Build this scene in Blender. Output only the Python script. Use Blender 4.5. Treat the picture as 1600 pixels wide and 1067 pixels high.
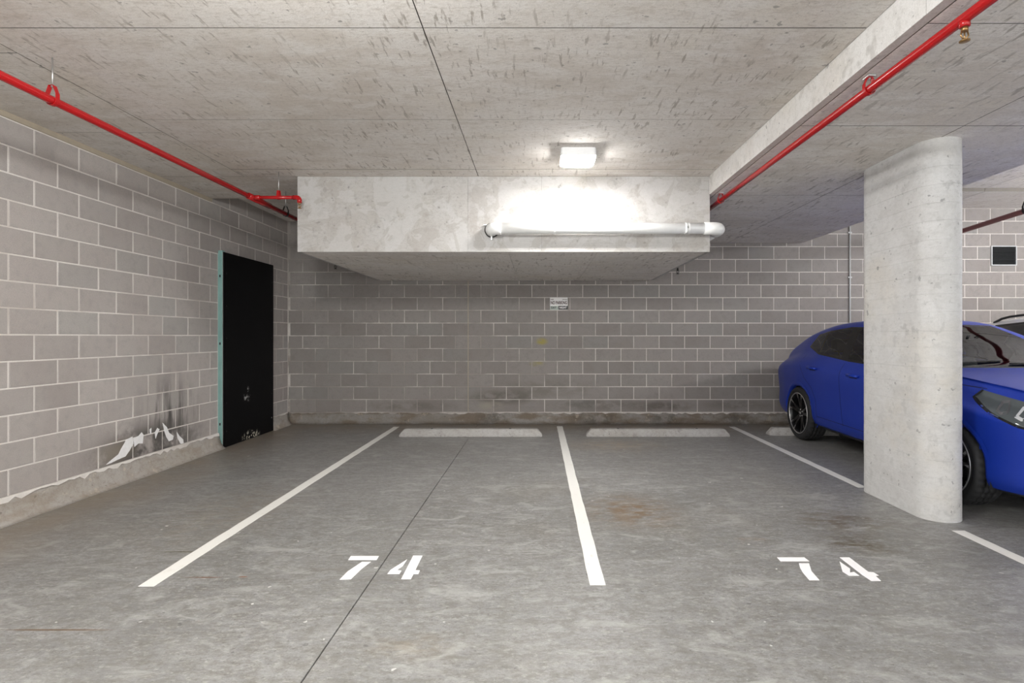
import bpy, bmesh, math, random
from mathutils import Vector, Matrix
from mathutils.bvhtree import BVHTree
random.seed(74)
for o in list(bpy.data.objects): bpy.data.objects.remove(o)
scene = bpy.context.scene
C = scene.collection

# ------------------------------------------------------------------ camera, world, big lights, exposure
EYE = 1.37; FPX = 822.0; VPX, VPY = 841.0, 526.0
cam = bpy.data.cameras.new('camera'); cam.sensor_width = 36; cam.lens = FPX/1600*36
cam.shift_x = (800-VPX)/1600; cam.shift_y = (VPY-533.5)/1600; cam.clip_start = .05
camo = bpy.data.objects.new('camera', cam); C.objects.link(camo)
camo.location = (0, 0, EYE); camo.rotation_euler = (math.pi/2, 0, 0)
scene.camera = camo
w = bpy.data.worlds.new('world'); scene.world = w; w.use_nodes = True
w.node_tree.nodes['Background'].inputs[0].default_value = (.985, 1.0, .995, 1)
w.node_tree.nodes['Background'].inputs[1].default_value = 1.25
def lamp(name, loc, power, size=.14, col=(1, .98, .95)):
    l = bpy.data.lights.new(name, 'POINT'); l.shadow_soft_size = size; l.energy = power; l.color = col
    o = bpy.data.objects.new(name, l); C.objects.link(o); o.location = loc; return o
lamp('added_aisle_fill', (-1.0, 1.2, 2.78), 112, col=(.99, 1, .985))  # added unseen fill, brightens left wall, column side and bulkhead face
lamp('garage_lamp_right_bay', (7.4, 4.9, 3.18), 140, col=(.97, .98, 1))
LAMP_EMIT = 78.0
vs = scene.view_settings
vs.view_transform = 'Standard'; vs.look = 'None'; vs.gamma = 1; vs.use_curve_mapping = False; vs.exposure = 1.25

# ------------------------------------------------------------------ helpers
def fl(px, py, z=0.0):
    Z = FPX*(EYE-z)/(py-VPY); return ((px-VPX)*Z/FPX, Z)
def srgb(r, g, b):
    f = lambda c: (c/255/12.92) if c/255 <= .04045 else ((c/255+.055)/1.055)**2.4
    return (f(r), f(g), f(b), 1)
def link(name, me, mat=None, parent=None):
    o = bpy.data.objects.new(name, me); C.objects.link(o)
    if mat is not None and me is not None and len(me.materials) == 0: me.materials.append(mat)
    if parent is not None: o.parent = parent
    return o
def obj(name, bm, mat=None, parent=None, smooth=False, loc=None):
    me = bpy.data.meshes.new(name)
    bmesh.ops.recalc_face_normals(bm, faces=bm.faces)
    bm.to_mesh(me); bm.free()
    if smooth:
        me.polygons.foreach_set('use_smooth', [True]*len(me.polygons))
        try: me.set_sharp_from_angle(angle=math.radians(38))
        except Exception: pass
    o = link(name, me, mat, parent)
    if loc is not None: o.location = loc
    return o
def thing(name, label, cat, loc=(0, 0, 0), rz=0, group=None):
    o = bpy.data.objects.new(name, None); C.objects.link(o); o.location = loc; o.rotation_euler = (0, 0, rz)
    return tag(o, label, cat, group)
def tag(o, label, cat, group=None):
    o['label'] = label; o['category'] = cat
    if group: o['group'] = group
    return o
def struct(o, label=None):
    o['kind'] = 'structure'
    if label: o['label'] = label
    return o
def box(bm, x0, x1, y0, y1, z0, z1, bev=0):
    b = bmesh.new()
    v = [b.verts.new((x, y, z)) for x in (x0, x1) for y in (y0, y1) for z in (z0, z1)]
    for f in ((0, 1, 3, 2), (4, 6, 7, 5), (0, 4, 5, 1), (2, 3, 7, 6), (0, 2, 6, 4), (1, 5, 7, 3)): b.faces.new([v[i] for i in f])
    if bev: bmesh.ops.bevel(b, geom=list(b.edges), offset=bev, segments=2, affect='EDGES', profile=.6)
    merge(bm, b); return bm
def merge(bm, b):
    m = {}
    for v in b.verts: m[v] = bm.verts.new(v.co)
    for f in b.faces:
        nf = bm.faces.new([m[v] for v in f.verts]); nf.smooth = f.smooth
    b.free()
def B(*a, **k):
    bm = bmesh.new(); box(bm, *a, **k); return bm
def tube(bm, pts, r, n=16, cap=True):
    pts = [Vector(p) for p in pts]; rings = []
    rr = r if isinstance(r, (list, tuple)) else [r]*len(pts)
    up = None
    for i, p in enumerate(pts):
        d = (pts[min(i+1, len(pts)-1)]-pts[max(i-1, 0)]).normalized()
        if up is None: up = d.orthogonal().normalized()
        up = (up-d*up.dot(d)).normalized(); s = d.cross(up)
        rings.append([bm.verts.new(p+(up*math.cos(a)+s*math.sin(a))*rr[i]) for a in [2*math.pi*k/n for k in range(n)]])
    for a, b in zip(rings, rings[1:]):
        for k in range(n):
            f = bm.faces.new((a[k], a[(k+1) % n], b[(k+1) % n], b[k])); f.smooth = True
    if cap: bm.faces.new(rings[0][::-1]); bm.faces.new(rings[-1])
    return bm
def T(pts, r, n=16, cap=True):
    return tube(bmesh.new(), pts, r, n, cap)
def arc(c, a, b, r, n=8):
    """quarter bend from direction a (unit, from centre) to b"""
    c = Vector(c); a = Vector(a); b = Vector(b)
    return [c+(a*math.cos(t)+b*math.sin(t))*r for t in [math.pi/2*k/n for k in range(n+1)]]
def lathe(bm, prof, n=48, axis='X', c=(0, 0, 0), close=False):
    """profile of (radius, along-axis)"""
    rings = []
    for r, h in prof:
        ring = []
        for k in range(n):
            a = 2*math.pi*k/n
            if axis == 'X': p = (h, r*math.cos(a), r*math.sin(a))
            elif axis == 'Z': p = (r*math.cos(a), r*math.sin(a), h)
            else: p = (r*math.cos(a), h, r*math.sin(a))
            ring.append(bm.verts.new((p[0]+c[0], p[1]+c[1], p[2]+c[2])))
        rings.append(ring)
    prs = list(zip(rings, rings[1:])) + ([(rings[-1], rings[0])] if close else [])
    for a, b in prs:
        for k in range(n):
            f = bm.faces.new((a[k], a[(k+1) % n], b[(k+1) % n], b[k])); f.smooth = True
    return bm
def prism(bm, pts, fn, t0, t1):
    """polygon pts (u,v) extruded from t0 to t1, fn(u,v,t)->xyz"""
    a = [bm.verts.new(fn(u, v, t0)) for u, v in pts]; b = [bm.verts.new(fn(u, v, t1)) for u, v in pts]
    bm.faces.new(a); bm.faces.new(b[::-1]); n = len(pts)
    for i in range(n): bm.faces.new((a[i], b[i], b[(i+1) % n], a[(i+1) % n]))
    return bm

# ------------------------------------------------------------------ materials
class NT:
    def __init__(s, name):
        s.m = bpy.data.materials.new(name); s.m.use_nodes = True; s.t = s.m.node_tree
        s.b = s.t.nodes['Principled BSDF']; s.geo = None
    def n(s, typ, **k):
        nd = s.t.nodes.new(typ)
        for a, v in k.items(): setattr(nd, a, v)
        return nd
    def l(s, a, b): s.t.links.new(a, b)
    def pos(s):
        if s.geo is None: s.geo = s.n('ShaderNodeNewGeometry')
        return s.geo.outputs['Position']
    def noise(s, scale, detail=4, rough=.55, sc=(1, 1, 1), rot=(0, 0, 0), off=(0, 0, 0), dist=0):
        mp = s.n('ShaderNodeMapping'); s.l(s.pos(), mp.inputs['Vector'])
        mp.inputs['Scale'].default_value = sc; mp.inputs['Rotation'].default_value = rot; mp.inputs['Location'].default_value = off
        t = s.n('ShaderNodeTexNoise'); s.l(mp.outputs[0], t.inputs['Vector'])
        t.inputs['Scale'].default_value = scale; t.inputs['Detail'].default_value = detail; t.inputs['Roughness'].default_value = rough
        t.inputs['Distortion'].default_value = dist
        return t.outputs['Fac']
    def ramp(s, fac, a, b, lo=0.0, hi=1.0, smooth=True):
        r = s.n('ShaderNodeMapRange'); r.interpolation_type = 'SMOOTHSTEP' if smooth else 'LINEAR'
        s.l(fac, r.inputs['Value'])
        for i, v in zip(('From Min', 'From Max', 'To Min', 'To Max'), (a, b, lo, hi)): r.inputs[i].default_value = v
        return r.outputs['Result']
    def math(s, op, a, b=0.0):
        m = s.n('ShaderNodeMath'); m.operation = op
        for i, v in enumerate((a, b)):
            if isinstance(v, (int, float)): m.inputs[i].default_value = v
            else: s.l(v, m.inputs[i])
        return m.outputs[0]
    def mix(s, fac, a, b, mode='MIX'):
        m = s.n('ShaderNodeMix'); m.data_type = 'RGBA'; m.blend_type = mode
        for sock, v in ((m.inputs['Factor'], fac), (m.inputs['A'], a), (m.inputs['B'], b)):
            if isinstance(v, (int, float)): sock.default_value = v
            elif isinstance(v, (tuple, list)): sock.default_value = tuple(v) if len(v) == 4 else (*v, 1)
            else: s.l(v, sock)
        return m.outputs['Result']
    def blob(s, c, rad, soft=1.0):
        """1 inside an ellipsoid (world position c, radii rad), falling to 0"""
        sub = s.n('ShaderNodeVectorMath'); sub.operation = 'SUBTRACT'; s.l(s.pos(), sub.inputs[0]); sub.inputs[1].default_value = c
        dv = s.n('ShaderNodeVectorMath'); dv.operation = 'DIVIDE'; s.l(sub.outputs[0], dv.inputs[0]); dv.inputs[1].default_value = rad
        ln = s.n('ShaderNodeVectorMath'); ln.operation = 'LENGTH'; s.l(dv.outputs[0], ln.inputs[0])
        return s.ramp(ln.outputs['Value'], 1.0, 1.0-soft)
    def bump(s, h, strength=.3, dist=.01):
        b = s.n('ShaderNodeBump'); b.inputs['Strength'].default_value = strength; b.inputs['Distance'].default_value = dist
        s.l(h, b.inputs['Height']); s.l(b.outputs[0], s.b.inputs['Normal'])
    def color(s, c):
        if isinstance(c, (tuple, list)): s.b.inputs['Base Color'].default_value = tuple(c)
        else: s.l(c, s.b.inputs['Base Color'])
    def set(s, **k):
        for a, v in k.items():
            i = s.b.inputs[a.replace('_', ' ')]
            if isinstance(v, (int, float, tuple)): i.default_value = v
            else: s.l(v, i)
        return s.m
def g(v, w=0.0): return (v*(1+w), v, v*(1-w), 1)

def plain(name, col, rough=.5, metal=0.0, var=.12, scale=20, **k):
    t = NT(name); n = t.noise(scale, 3)
    dark = tuple(c*(1-var) for c in col[:3])+(1,); lite = tuple(min(1, c*(1+var)) for c in col[:3])+(1,)
    t.color(t.mix(n, dark, lite)); t.set(Roughness=rough, Metallic=metal, **k); return t.m

def concrete(name, base, warm=.03, streak=(1, 1, 1), rot=(0, 0, 0), dash=.5, patch=.18, rough=.75, extra=None, dashsc=(30, 5, 20), contrast=1.0, lightpatch=.0, grainy=.25, pits=.6):
    t = NT(name)
    big = t.noise(.55, 5, .6); mid = t.noise(2.6, 7, .66, sc=streak, rot=rot, dist=.5); fine = t.noise(26, 5, .75, sc=streak, rot=rot)
    grain = t.noise(130, 3, .7)
    c = t.mix(t.ramp(big, .34, .66), g(base*(1-patch*contrast), warm*1.3), g(base*(1+patch*.7*contrast), warm*.7))
    c = t.mix(t.ramp(mid, .40, .64, 0, .75), c, g(base*(1+.13*contrast), warm*.5))
    c = t.mix(t.ramp(t.noise(1.1, 4, .6, off=(5, 2, 1)), .52, .7, 0, .4), c, (base*1.02, base*.93, base*.78, 1))
    c = t.mix(t.ramp(t.noise(5.5, 5, .7, sc=streak, off=(2, 9, 4)), .50, .70, 0, .5*contrast), c, g(base*.72, warm*1.6))
    c = t.mix(t.ramp(fine, .46, .70, .0, .6*contrast), c, g(base*.62, warm*1.5))
    if dash:
        d = t.noise(1.0, 3, .6, sc=dashsc, rot=rot, off=(3.1, 1.7, .4)); dm = t.noise(1.6, 4, .6, off=(9, 4, 2))
        m = t.math('MULTIPLY', t.ramp(d, .57, .66), t.ramp(dm, .36, .62, .12, 1.0))
        c = t.mix(t.math('MULTIPLY', m, dash), c, g(base*.45, warm*1.8))
        d2 = t.noise(1.0, 3, .6, sc=(dashsc[1]*.6, dashsc[0]*.8, dashsc[2]), rot=rot, off=(8.1, .7, 2.4))
        c = t.mix(t.math('MULTIPLY', t.ramp(d2, .60, .70), dash*.4), c, g(base*.6, warm*1.8))
    if pits:
        pit = t.noise(19, 2, .5, off=(2, 7, 1)); c = t.mix(t.ramp(pit, .70, .73, 0, pits), c, g(base*.28, warm))
        pit = t.noise(42, 2, .5, off=(6, 2, 9)); c = t.mix(t.ramp(pit, .715, .75, 0, pits*.8), c, g(base*.3, warm))
    if lightpatch:
        c = t.mix(t.ramp(t.noise(2.0, 5, .55, off=(1, 8, 3), dist=1.2), .50, .53, 0, lightpatch), c, g(base*1.2, warm*.3))
        c = t.mix(t.ramp(t.noise(3.1, 5, .55, off=(7, 1, 6), dist=1.5), .55, .575, 0, lightpatch*.9), c, g(base*.74, warm*1.8))
    c = t.mix(t.ramp(grain, .40, .66, 0, grainy), c, g(base*.55, warm))
    if extra: c = extra(t, c)
    t.color(c); t.set(Roughness=rough)
    t.bump(t.math('ADD', t.math('MULTIPLY', fine, .6), t.math('MULTIPLY', grain, .4)), .25, .008)
    return t.m

M = {}
M['ceiling'] = concrete('ceiling_concrete', .66, .075, streak=(1, 2.4, 1), dash=.85, rough=.85, patch=.14, contrast=1.0)
M['ceiling_low'] = concrete('ceiling_low_concrete', .76, .06, streak=(1, 2.4, 1), dash=.8, rough=.85, patch=.12)
M['bulkhead'] = concrete('bulkhead_concrete', .43, .05, streak=(1, 1, 1.6), dash=.3, patch=.10, rough=.8, dashsc=(14, 14, 8), lightpatch=.5, contrast=.8, grainy=.12, pits=.45)
M['beam'] = concrete('beam_concrete', .62, .04, dash=.4, patch=.08, rough=.8, dashsc=(14, 10, 8), contrast=.7)
M['column'] = concrete('column_concrete', .59, .012, streak=(1, 1, 2.2), dash=.35, patch=.08, rough=.8, dashsc=(14, 14, 12), contrast=.55, lightpatch=.18, pits=.6, grainy=.12)
M['stop'] = concrete('stop_concrete', .40, .05, dash=.5, patch=.15, rough=.85, dashsc=(14, 14, 14))
def floor_extra(t, c):
    c = t.mix(t.ramp(t.noise(10, 8, .8, sc=(1, 1.8, 1), off=(1, 6, 0)), .44, .58, 0, .65), c, (.165, .158, .14, 1))
    c = t.mix(t.ramp(t.noise(24, 7, .8, sc=(1, 1.8, 1), off=(7, 2, 0)), .51, .64, 0, .6), c, (.40, .395, .37, 1))
    c = t.mix(t.ramp(t.noise(45, 4, .7, sc=(1, 1.6, 1), off=(3, 5, 0)), .56, .66, 0, .65), c, (.12, .115, .10, 1))
    c = t.mix(t.ramp(t.noise(14, 2, .5, off=(11, 5, 0)), .745, .76, 0, .8), c, (.62, .62, .60, 1))
    for px, py, r, col in ((281, 862, (.21, .010, .1), (.085, .08, .035, 1)), (318, 902, (.14, .009, .1), (.16, .085, .05, 1)), (380, 901, (.035, .012, .1), (.20, .10, .06, 1)), (85, 984, (.36, .009, .1), (.15, .10, .065, 1)), (310, 800, (.25, .012, .1), (.10, .095, .085, 1)), (560, 690, (.3, .02, .1), (.12, .11, .1, 1))):
        x, y = fl(px, py); c = t.mix(t.math('MULTIPLY', t.blob((x, y, 0), r, .6), t.ramp(t.noise(9, 4, .6), .3, .5, .3, 1)), c, col)
    # whitish scuffs and dark grime flecks
    c = t.mix(t.ramp(t.noise(3.2, 6, .7, sc=(1, 2.0, 1), off=(4, 3, 0), dist=.8), .50, .68, 0, .55), c, (.40, .40, .385, 1))
    c = t.mix(t.ramp(t.noise(5.5, 6, .75, sc=(1, 2.0, 1), off=(14, 3, 0), dist=.8), .55, .70, 0, .6), c, (.155, .148, .13, 1))
    for px, py, r, col, a in ((985, 797, (.55, .6, .3), (.19, .125, .07, 1), .7), (1345, 850, (.4, .28, .3), (.11, .09, .055, 1), .8),
                              (1320, 815, (.55, .4, .3), (.13, .105, .07, 1), .75), (1175, 843, (.14, .06, .2), (.24, .15, .08, 1), .6),
                              (1490, 995, (.12, .06, .2), (.12, .105, .085, 1), .6), (960, 695, (.9, .55, .3), (.40, .31, .20, 1), .42),
                              (480, 890, (.35, .05, .2), (.16, .145, .12, 1), .6), (360, 800, (.8, 1.2, .3), (.24, .20, .15, 1), .35),
                              (640, 1010, (.3, .15, .2), (.25, .20, .13, 1), .3), (130, 760, (.5, 1.8, .3), (.36, .29, .20, 1), .45)):
        x, y = fl(px, py)
        nz = t.ramp(t.noise(7, 5, .65, sc=(1, 2.2, 1), off=(px*.01, 0, 0)), .36, .62)
        c = t.mix(t.math('MULTIPLY', t.math('MULTIPLY', t.blob((x, y, 0), r), nz), a*1.3), c, col)
    # dusty brown strip against the back wall and the left wall
    sp = t.n('ShaderNodeSeparateXYZ'); t.l(t.pos(), sp.inputs[0])
    near = t.math('MAXIMUM', t.ramp(sp.outputs['Y'], 7.2, 8.2), t.ramp(sp.outputs['X'], -2.9, -3.9))
    c = t.mix(t.math('MULTIPLY', near, t.ramp(t.noise(2.3, 5, .6), .3, .7, .25, .8)), c, (.26, .205, .145, 1))
    return c
M['floor'] = concrete('floor_concrete', .265, .012, streak=(1, 1.7, 1), dash=.5, patch=.16, rough=.40, extra=floor_extra, dashsc=(7, 26, 6), contrast=1.35, grainy=.35)
def hob_extra(t, c):
    c = t.mix(t.ramp(t.noise(2.2, 5, .6, sc=(1, 1, 3)), .42, .6, 0, .75), c, (.17, .125, .085, 1))
    for cx, rx in ((.9, .7), (2.0, .45), (-.7, .4), (3.1, .5)):
        c = t.mix(t.math('MULTIPLY', t.blob((cx, 8.24, .1), (rx, .3, .2)), t.ramp(t.noise(5, 5, .7), .4, .6, 0, .8)), c, (.10, .085, .065, 1))
    return t.mix(t.ramp(t.noise(9, 5, .7), .6, .66, 0, .6), c, (.42, .36, .29, 1))
def hob_left_extra(t, c):
    c = t.mix(t.ramp(t.noise(2.2, 5, .6, sc=(1, 1, 3)), .45, .65, 0, .5), c, (.27, .21, .145, 1))
    return t.mix(t.ramp(t.noise(9, 5, .7), .58, .66, 0, .6), c, (.58, .51, .42, 1))
M['hob_left'] = concrete('kerb_left_concrete', .40, .10, dash=.3, patch=.15, rough=.85, extra=hob_left_extra)
M['hob'] = concrete('kerb_concrete', .29, .09, dash=.3, patch=.2, rough=.85, extra=hob_extra)

def block_mat(name, base, stains):
    t = NT(name)
    oi = t.n('ShaderNodeObjectInfo')
    v = oi.outputs['Random']
    c = t.mix(v, (base*.92, base*.82, base*.77, 1), (base*1.15, base*1.04, base*.98, 1))
    wn = t.n('ShaderNodeTexWhiteNoise'); wn.noise_dimensions = '1D'; t.l(v, wn.inputs['W'])
    c = t.mix(t.ramp(wn.outputs['Value'], .7, 1.0, 0, .4), c, (base*.93, base*.93, base*.89, 1))
    c = t.mix(t.ramp(t.noise(2.2, 5, .6), .35, .7, 0, .35), c, (base*1.18, base*1.12, base*1.06, 1))
    c = t.mix(t.ramp(t.noise(14, 4, .6), .45, .75, 0, .4), c, (base*.75, base*.70, base*.66, 1))
    gr = t.noise(170, 3, .7); c = t.mix(t.ramp(gr, .35, .7, 0, .4), c, (base*.62, base*.58, base*.55, 1))
    if stains: c = stains(t, c)
    t.color(c); t.set(Roughness=.92); t.bump(t.math('ADD', gr, t.noise(60, 3)), .35, .006); return t.m
def left_stain(t, c):
    streak = t.ramp(t.noise(1.0, 4, .6, sc=(6, 9, 1.1), off=(0, .3, 0)), .44, .6)
    m = t.math('MULTIPLY', t.blob((-3.93, 5.62, .52), (.4, .62, .62)), streak)
    m2 = t.math('MULTIPLY', t.blob((-3.93, 5.35, .25), (.4, 1.0, .36), .7), t.ramp(t.noise(3.5, 5, .6), .34, .52))
    c = t.mix(t.math('MULTIPLY', m, .95), c, (.085, .078, .072, 1))
    c = t.mix(t.math('MULTIPLY', m2, 1.0), c, (.10, .09, .083, 1))
    return t.mix(t.math('MULTIPLY', t.blob((-3.93, 4.9, .3), (.3, .35, .16)), .4), c, (.40, .34, .26, 1))
def back_stain(t, c):
    for x, z, rx, rz, col, a in ((.05, 1.295, .13, .075, (.40, .33, .04, 1), .8), (-.02, .945, .16, .06, (.36, .31, .06, 1), .6),
                                 (-.55, .42, .8, .16, (.14, .125, .105, 1), .8), (.9, .3, .9, .14, (.13, .115, .10, 1), .6),
                                 (-.75, .28, .32, .1, (.36, .33, .27, 1), .7), (-2.0, .28, .9, .12, (.15, .13, .115, 1), .6), (1.9, .28, .7, .11, (.13, .11, .095, 1), .75),
                                 (3.1, .3, .7, .12, (.14, .125, .11, 1), .5), (0.1, .55, 1.0, .2, (.17, .155, .13, 1), .5)):
        nz = t.ramp(t.noise(4.5, 5, .65, sc=(1, 1, 1.8), off=(x*3, 0, z)), .34, .58, .15, 1)
        c = t.mix(t.math('MULTIPLY', t.math('MULTIPLY', t.blob((x, 8.26, z), (rx, .3, rz), .8), nz), a), c, col)
    return c
M['block_left'] = block_mat('block_left', .44, left_stain)
M['block_back'] = block_mat('block_back', .30, back_stain)
def mortar_mat(name, cl, cd, lo, hi):
    t = NT(name); n = t.noise(1.5, 5, .6, off=(3, 3, 3))
    c = t.mix(t.ramp(n, lo, hi), cd, cl); gr = t.noise(90, 3, .7)
    c = t.mix(t.ramp(gr, .4, .7, 0, .3), c, cd); t.color(c); t.set(Roughness=.95); t.bump(gr, .4, .006); return t.m
M['mortar_left'] = mortar_mat('mortar_left', (.78, .74, .70, 1), (.58, .53, .49, 1), .3, .55)
def mortar_back():
    t = NT('mortar_back'); sp = t.n('ShaderNodeSeparateXYZ'); t.l(t.pos(), sp.inputs[0])
    n = t.math('ADD', t.noise(1.7, 5, .65, off=(3, 3, 3)), t.ramp(sp.outputs['X'], -1.5, 2.0, -.06, .14))
    c = t.mix(t.ramp(n, .36, .62), (.36, .32, .295, 1), (.70, .655, .62, 1)); gr = t.noise(90, 3, .7)
    c = t.mix(t.ramp(gr, .4, .7, 0, .3), c, (.36, .32, .29, 1)); t.color(c); t.set(Roughness=.95); t.bump(gr, .4, .006); return t.m
M['mortar_back'] = mortar_back()
M['seam'] = plain('formwork_seam', (.16, .145, .125, 1), .9)
M['sealant'] = plain('sealant', (.42, .36, .28, 1), .8)
M['line'] = None
def paint_mat(name, col):
    t = NT(name); n = t.noise(26, 5, .7); s = t.noise(5, 5, .7)
    c = t.mix(t.ramp(s, .55, .75, 0, .35), col, (col[0]*.72, col[1]*.69, col[2]*.62, 1))
    c = t.mix(t.ramp(n, .62, .72, 0, .55), c, (.40, .38, .35, 1)); t.color(c); t.set(Roughness=.6); return t.m
M['line'] = paint_mat('line_paint', (.78, .77, .735, 1))
M['digit'] = paint_mat('digit_paint', (.88, .87, .88, 1))
M['red'] = plain('red_pipe_paint', (.40, .008, .010, 1), .22, var=.1)
M['red_dark'] = plain('maroon_pipe_paint', (.16, .010, .015, 1), .45)
M['steel'] = plain('galvanised_steel', (.55, .55, .54, 1), .38, .9)
M['brass'] = plain('brass', (.35, .21, .09, 1), .35, .85)
M['black_iron'] = plain('black_iron', (.012, .012, .012, 1), .5, .2)
M['pvc'] = plain('white_pvc', (.80, .80, .79, 1), .35, var=.05)
M['rubber_ring'] = plain('black_rubber', (.01, .01, .01, 1), .6)
def door_mat():
    t = NT('black_panel'); c = t.mix(t.noise(3, 4), (.0025, .0025, .003, 1), (.005, .005, .006, 1))
    m = t.math('MULTIPLY', t.blob((-3.85, 6.97, .60), (.1, .09, .13), .5), t.ramp(t.noise(9, 4, .6, off=(.5, .2, .3)), .5, .58))
    c = t.mix(m, c, (.45, .44, .43, 1))
    m = t.math('MULTIPLY', t.blob((-3.85, 7.06, .03), (.1, .26, .11), .6), t.ramp(t.noise(30, 4, .6), .52, .56))
    c = t.mix(m, c, (.62, .58, .48, 1))
    t.color(c); t.set(Roughness=.55); t.b.inputs['Specular IOR Level'].default_value = .12; return t.m
M['door'] = door_mat()
M['teal'] = plain('teal_frame_paint', (.22, .38, .355, 1), .5, var=.2, scale=8)
M['white_salt'] = plain('white_efflorescence', (.92, .90, .90, 1), .95, var=.15, scale=30)
M['white'] = plain('white_plastic', (.80, .80, .80, 1), .4, var=.03)
M['sign_white'] = plain('sign_white', (.90, .88, .87, 1), .5, var=.04)
M['sign_grey'] = plain('sign_pale_green', (.48, .53, .49, 1), .5, var=.04)
M['sign_black'] = plain('sign_black', (.015, .015, .015, 1), .5)
M['sign_maroon'] = plain('sign_maroon', (.055, .012, .015, 1), .5)
M['vent_frame'] = plain('vent_frame_paint', (.56, .57, .57, 1), .45)
M['vent_dark'] = plain('vent_louvre', (.03, .033, .035, 1), .4)
def emit_mat():
    t = NT('lamp_diffuser'); t.color((.9, .9, .9, 1)); t.b.inputs['Emission Color'].default_value = (1, .985, .96, 1); t.b.inputs['Emission Strength'].default_value = LAMP_EMIT; return t.m
M['diffuser'] = emit_mat()

# ------------------------------------------------------------------ dimensions
XL = -3.93; YB = 8.26; XR = 10.5; YF = -3.2
ZC = 3.03; ZLOW = 2.84; ZHI = 3.385
XSTEP = 1.782; XHI = 4.15
YBOX = 5.46; ZBOX = 2.25; XBOX = -2.50
HOB = .185; CO = .2

# ------------------------------------------------------------------ floor
XCUT = -.94
floor_o = struct(obj('floor', B(XL-.25, XR+.2, YF, YB+.25, -.25, -.012), M['floor']), 'grey power-floated concrete garage floor with stains')
def slab(x0, x1):
    bm = B(x0, x1, YF, YB+.2, -.06, 0)
    bmesh.ops.bevel(bm, geom=[e for e in bm.edges if all(v.co.z > -.01 for v in e.verts)], offset=.002, segments=1, affect='EDGES')
    return bm
obj('slab', slab(XL-.2, XCUT-.003), M['floor'], floor_o); obj('slab', slab(XCUT+.003, XR), M['floor'], floor_o)

# ------------------------------------------------------------------ ceilings of formwork panels
def panels(parent, mat, x_edges, y_edges, z, gap=.003, th=.02, skip=()):
    for i, (x0, x1) in enumerate(zip(x_edges, x_edges[1:])):
        ye = y_edges[i] if isinstance(y_edges[0], (list, tuple)) else y_edges
        for j, (y0, y1) in enumerate(zip(ye, ye[1:])):
            bm = B(x0+gap, x1-gap, y0+gap, y1-gap, z+random.uniform(0, .0012), z+th)
            o = obj('panel', bm, mat, parent); o.data.materials.append(M['seam'])
            for f in o.data.polygons:
                if abs(f.normal.z) < .5: f.material_index = 1
ye = [2.83+1.195*k for k in range(-9, 3)]+[YBOX-.001]
ye = [y for y in ye if y > YF]
ce = struct(obj('ceiling', B(XL-.2, XSTEP-.014, YF, YBOX-.002, ZC+.012, ZC+.5), M['seam']), 'board-marked grey concrete ceiling with formwork panel seams')
panels(ce, M['ceiling'], [XL, -3.05, -.62, XSTEP-.012], [[4.28+1.2*k for k in range(-10, 1)]+[YBOX-.001], ye, ye], ZC)
ce2 = struct(obj('ceiling', B(XL-.2, XBOX-.001, YBOX-.001, 6.33, ZC+.012, ZC+.5), M['ceiling']), 'concrete ceiling beside the bulkhead above the black door')
panels(ce2, M['ceiling'], [XL, XBOX-.001], [YBOX, 6.33], ZC)
ce3 = struct(obj('ceiling', B(XL-.2, XBOX-.001, 6.331, YB, ZC+.15, ZC+.5), M['ceiling_low']), 'raised dark ceiling recess in the left corner')
ce4 = struct(obj('ceiling', B(XSTEP+.006, XHI, YF, YB, ZLOW+.012, ZC+.6), M['beam']), 'lower concrete ceiling slab around the column')
panels(ce4, M['ceiling_low'], [XSTEP+.045, 2.97, XHI], [-7.13, -5.93, -4.73, -3.53, -2.33, -1.13, .07, 1.27, 2.47, 3.67, 5.47, 6.67, YB], ZLOW)
obj('edge_strip', B(XSTEP+.004, XSTEP+.043, YF, YBOX+1, ZLOW+.002, ZLOW+.02), M['beam'], ce4)
# pale face of the step, cast in lengths
yy = [-7.2, -4.8, -2.4, 0, 2.4, 3.62, YBOX-.002]
for y0, y1 in zip(yy, yy[1:]):
    obj('fascia', B(XSTEP-.012, XSTEP+.004, y0+.0015, y1-.0015, ZLOW, ZC+.004, ), M['beam'], ce4)
ce5 = struct(obj('ceiling', B(XHI, XR+.2, YF, YB+.2, ZHI+.06, ZHI+.5), M['ceiling_low']), 'higher grey ceiling over the parked cars')
panels(ce5, M['ceiling_low'], [XHI, 6.2, 8.6, XR], [-7.0, -4.6, -2.2, .2, 2.6, 4.9, 7.3], ZHI+.045)
panels(ce5, M['ceiling_low'], [XHI, 6.2, 8.6, XR], [7.3, YB], ZHI, th=.06)
# ------------------------------------------------------------------ block walls
GAP = .012; REC = .004
blkcache = {}
def block_mesh(wd, ht, mat, key):
    k = (round(wd, 3), round(ht, 3), key)
    if k not in blkcache:
        bm = bmesh.new(); hw, hh, ch, dp = wd/2-GAP/2, ht/2-GAP/2, .003, .03
        rings = [[(-hw, dp, -hh), (hw, dp, -hh), (hw, dp, hh), (-hw, dp, hh)],
                 [(-hw, ch, -hh), (hw, ch, -hh), (hw, ch, hh), (-hw, ch, hh)],
                 [(-hw+ch, 0, -hh+ch), (hw-ch, 0, -hh+ch), (hw-ch, 0, hh-ch), (-hw+ch, 0, hh-ch)]]
        R = [[bm.verts.new(p) for p in r] for r in rings]
        for a, b in zip(R, R[1:]):
            for i in range(4): bm.faces.new((a[i], a[(i+1) % 4], b[(i+1) % 4], b[i]))
        bm.faces.new(R[2]); bmesh.ops.recalc_face_normals(bm, faces=bm.faces)
        if R[2][0].link_faces:
            f = bm.faces[:][-1]
            f.normal_update()
            if f.normal.y > 0: bmesh.ops.reverse_faces(bm, faces=bm.faces)
        me = bpy.data.meshes.new('block'); bm.to_mesh(me); bm.free(); me.materials.append(mat); blkcache[k] = me
    return blkcache[k]
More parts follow.
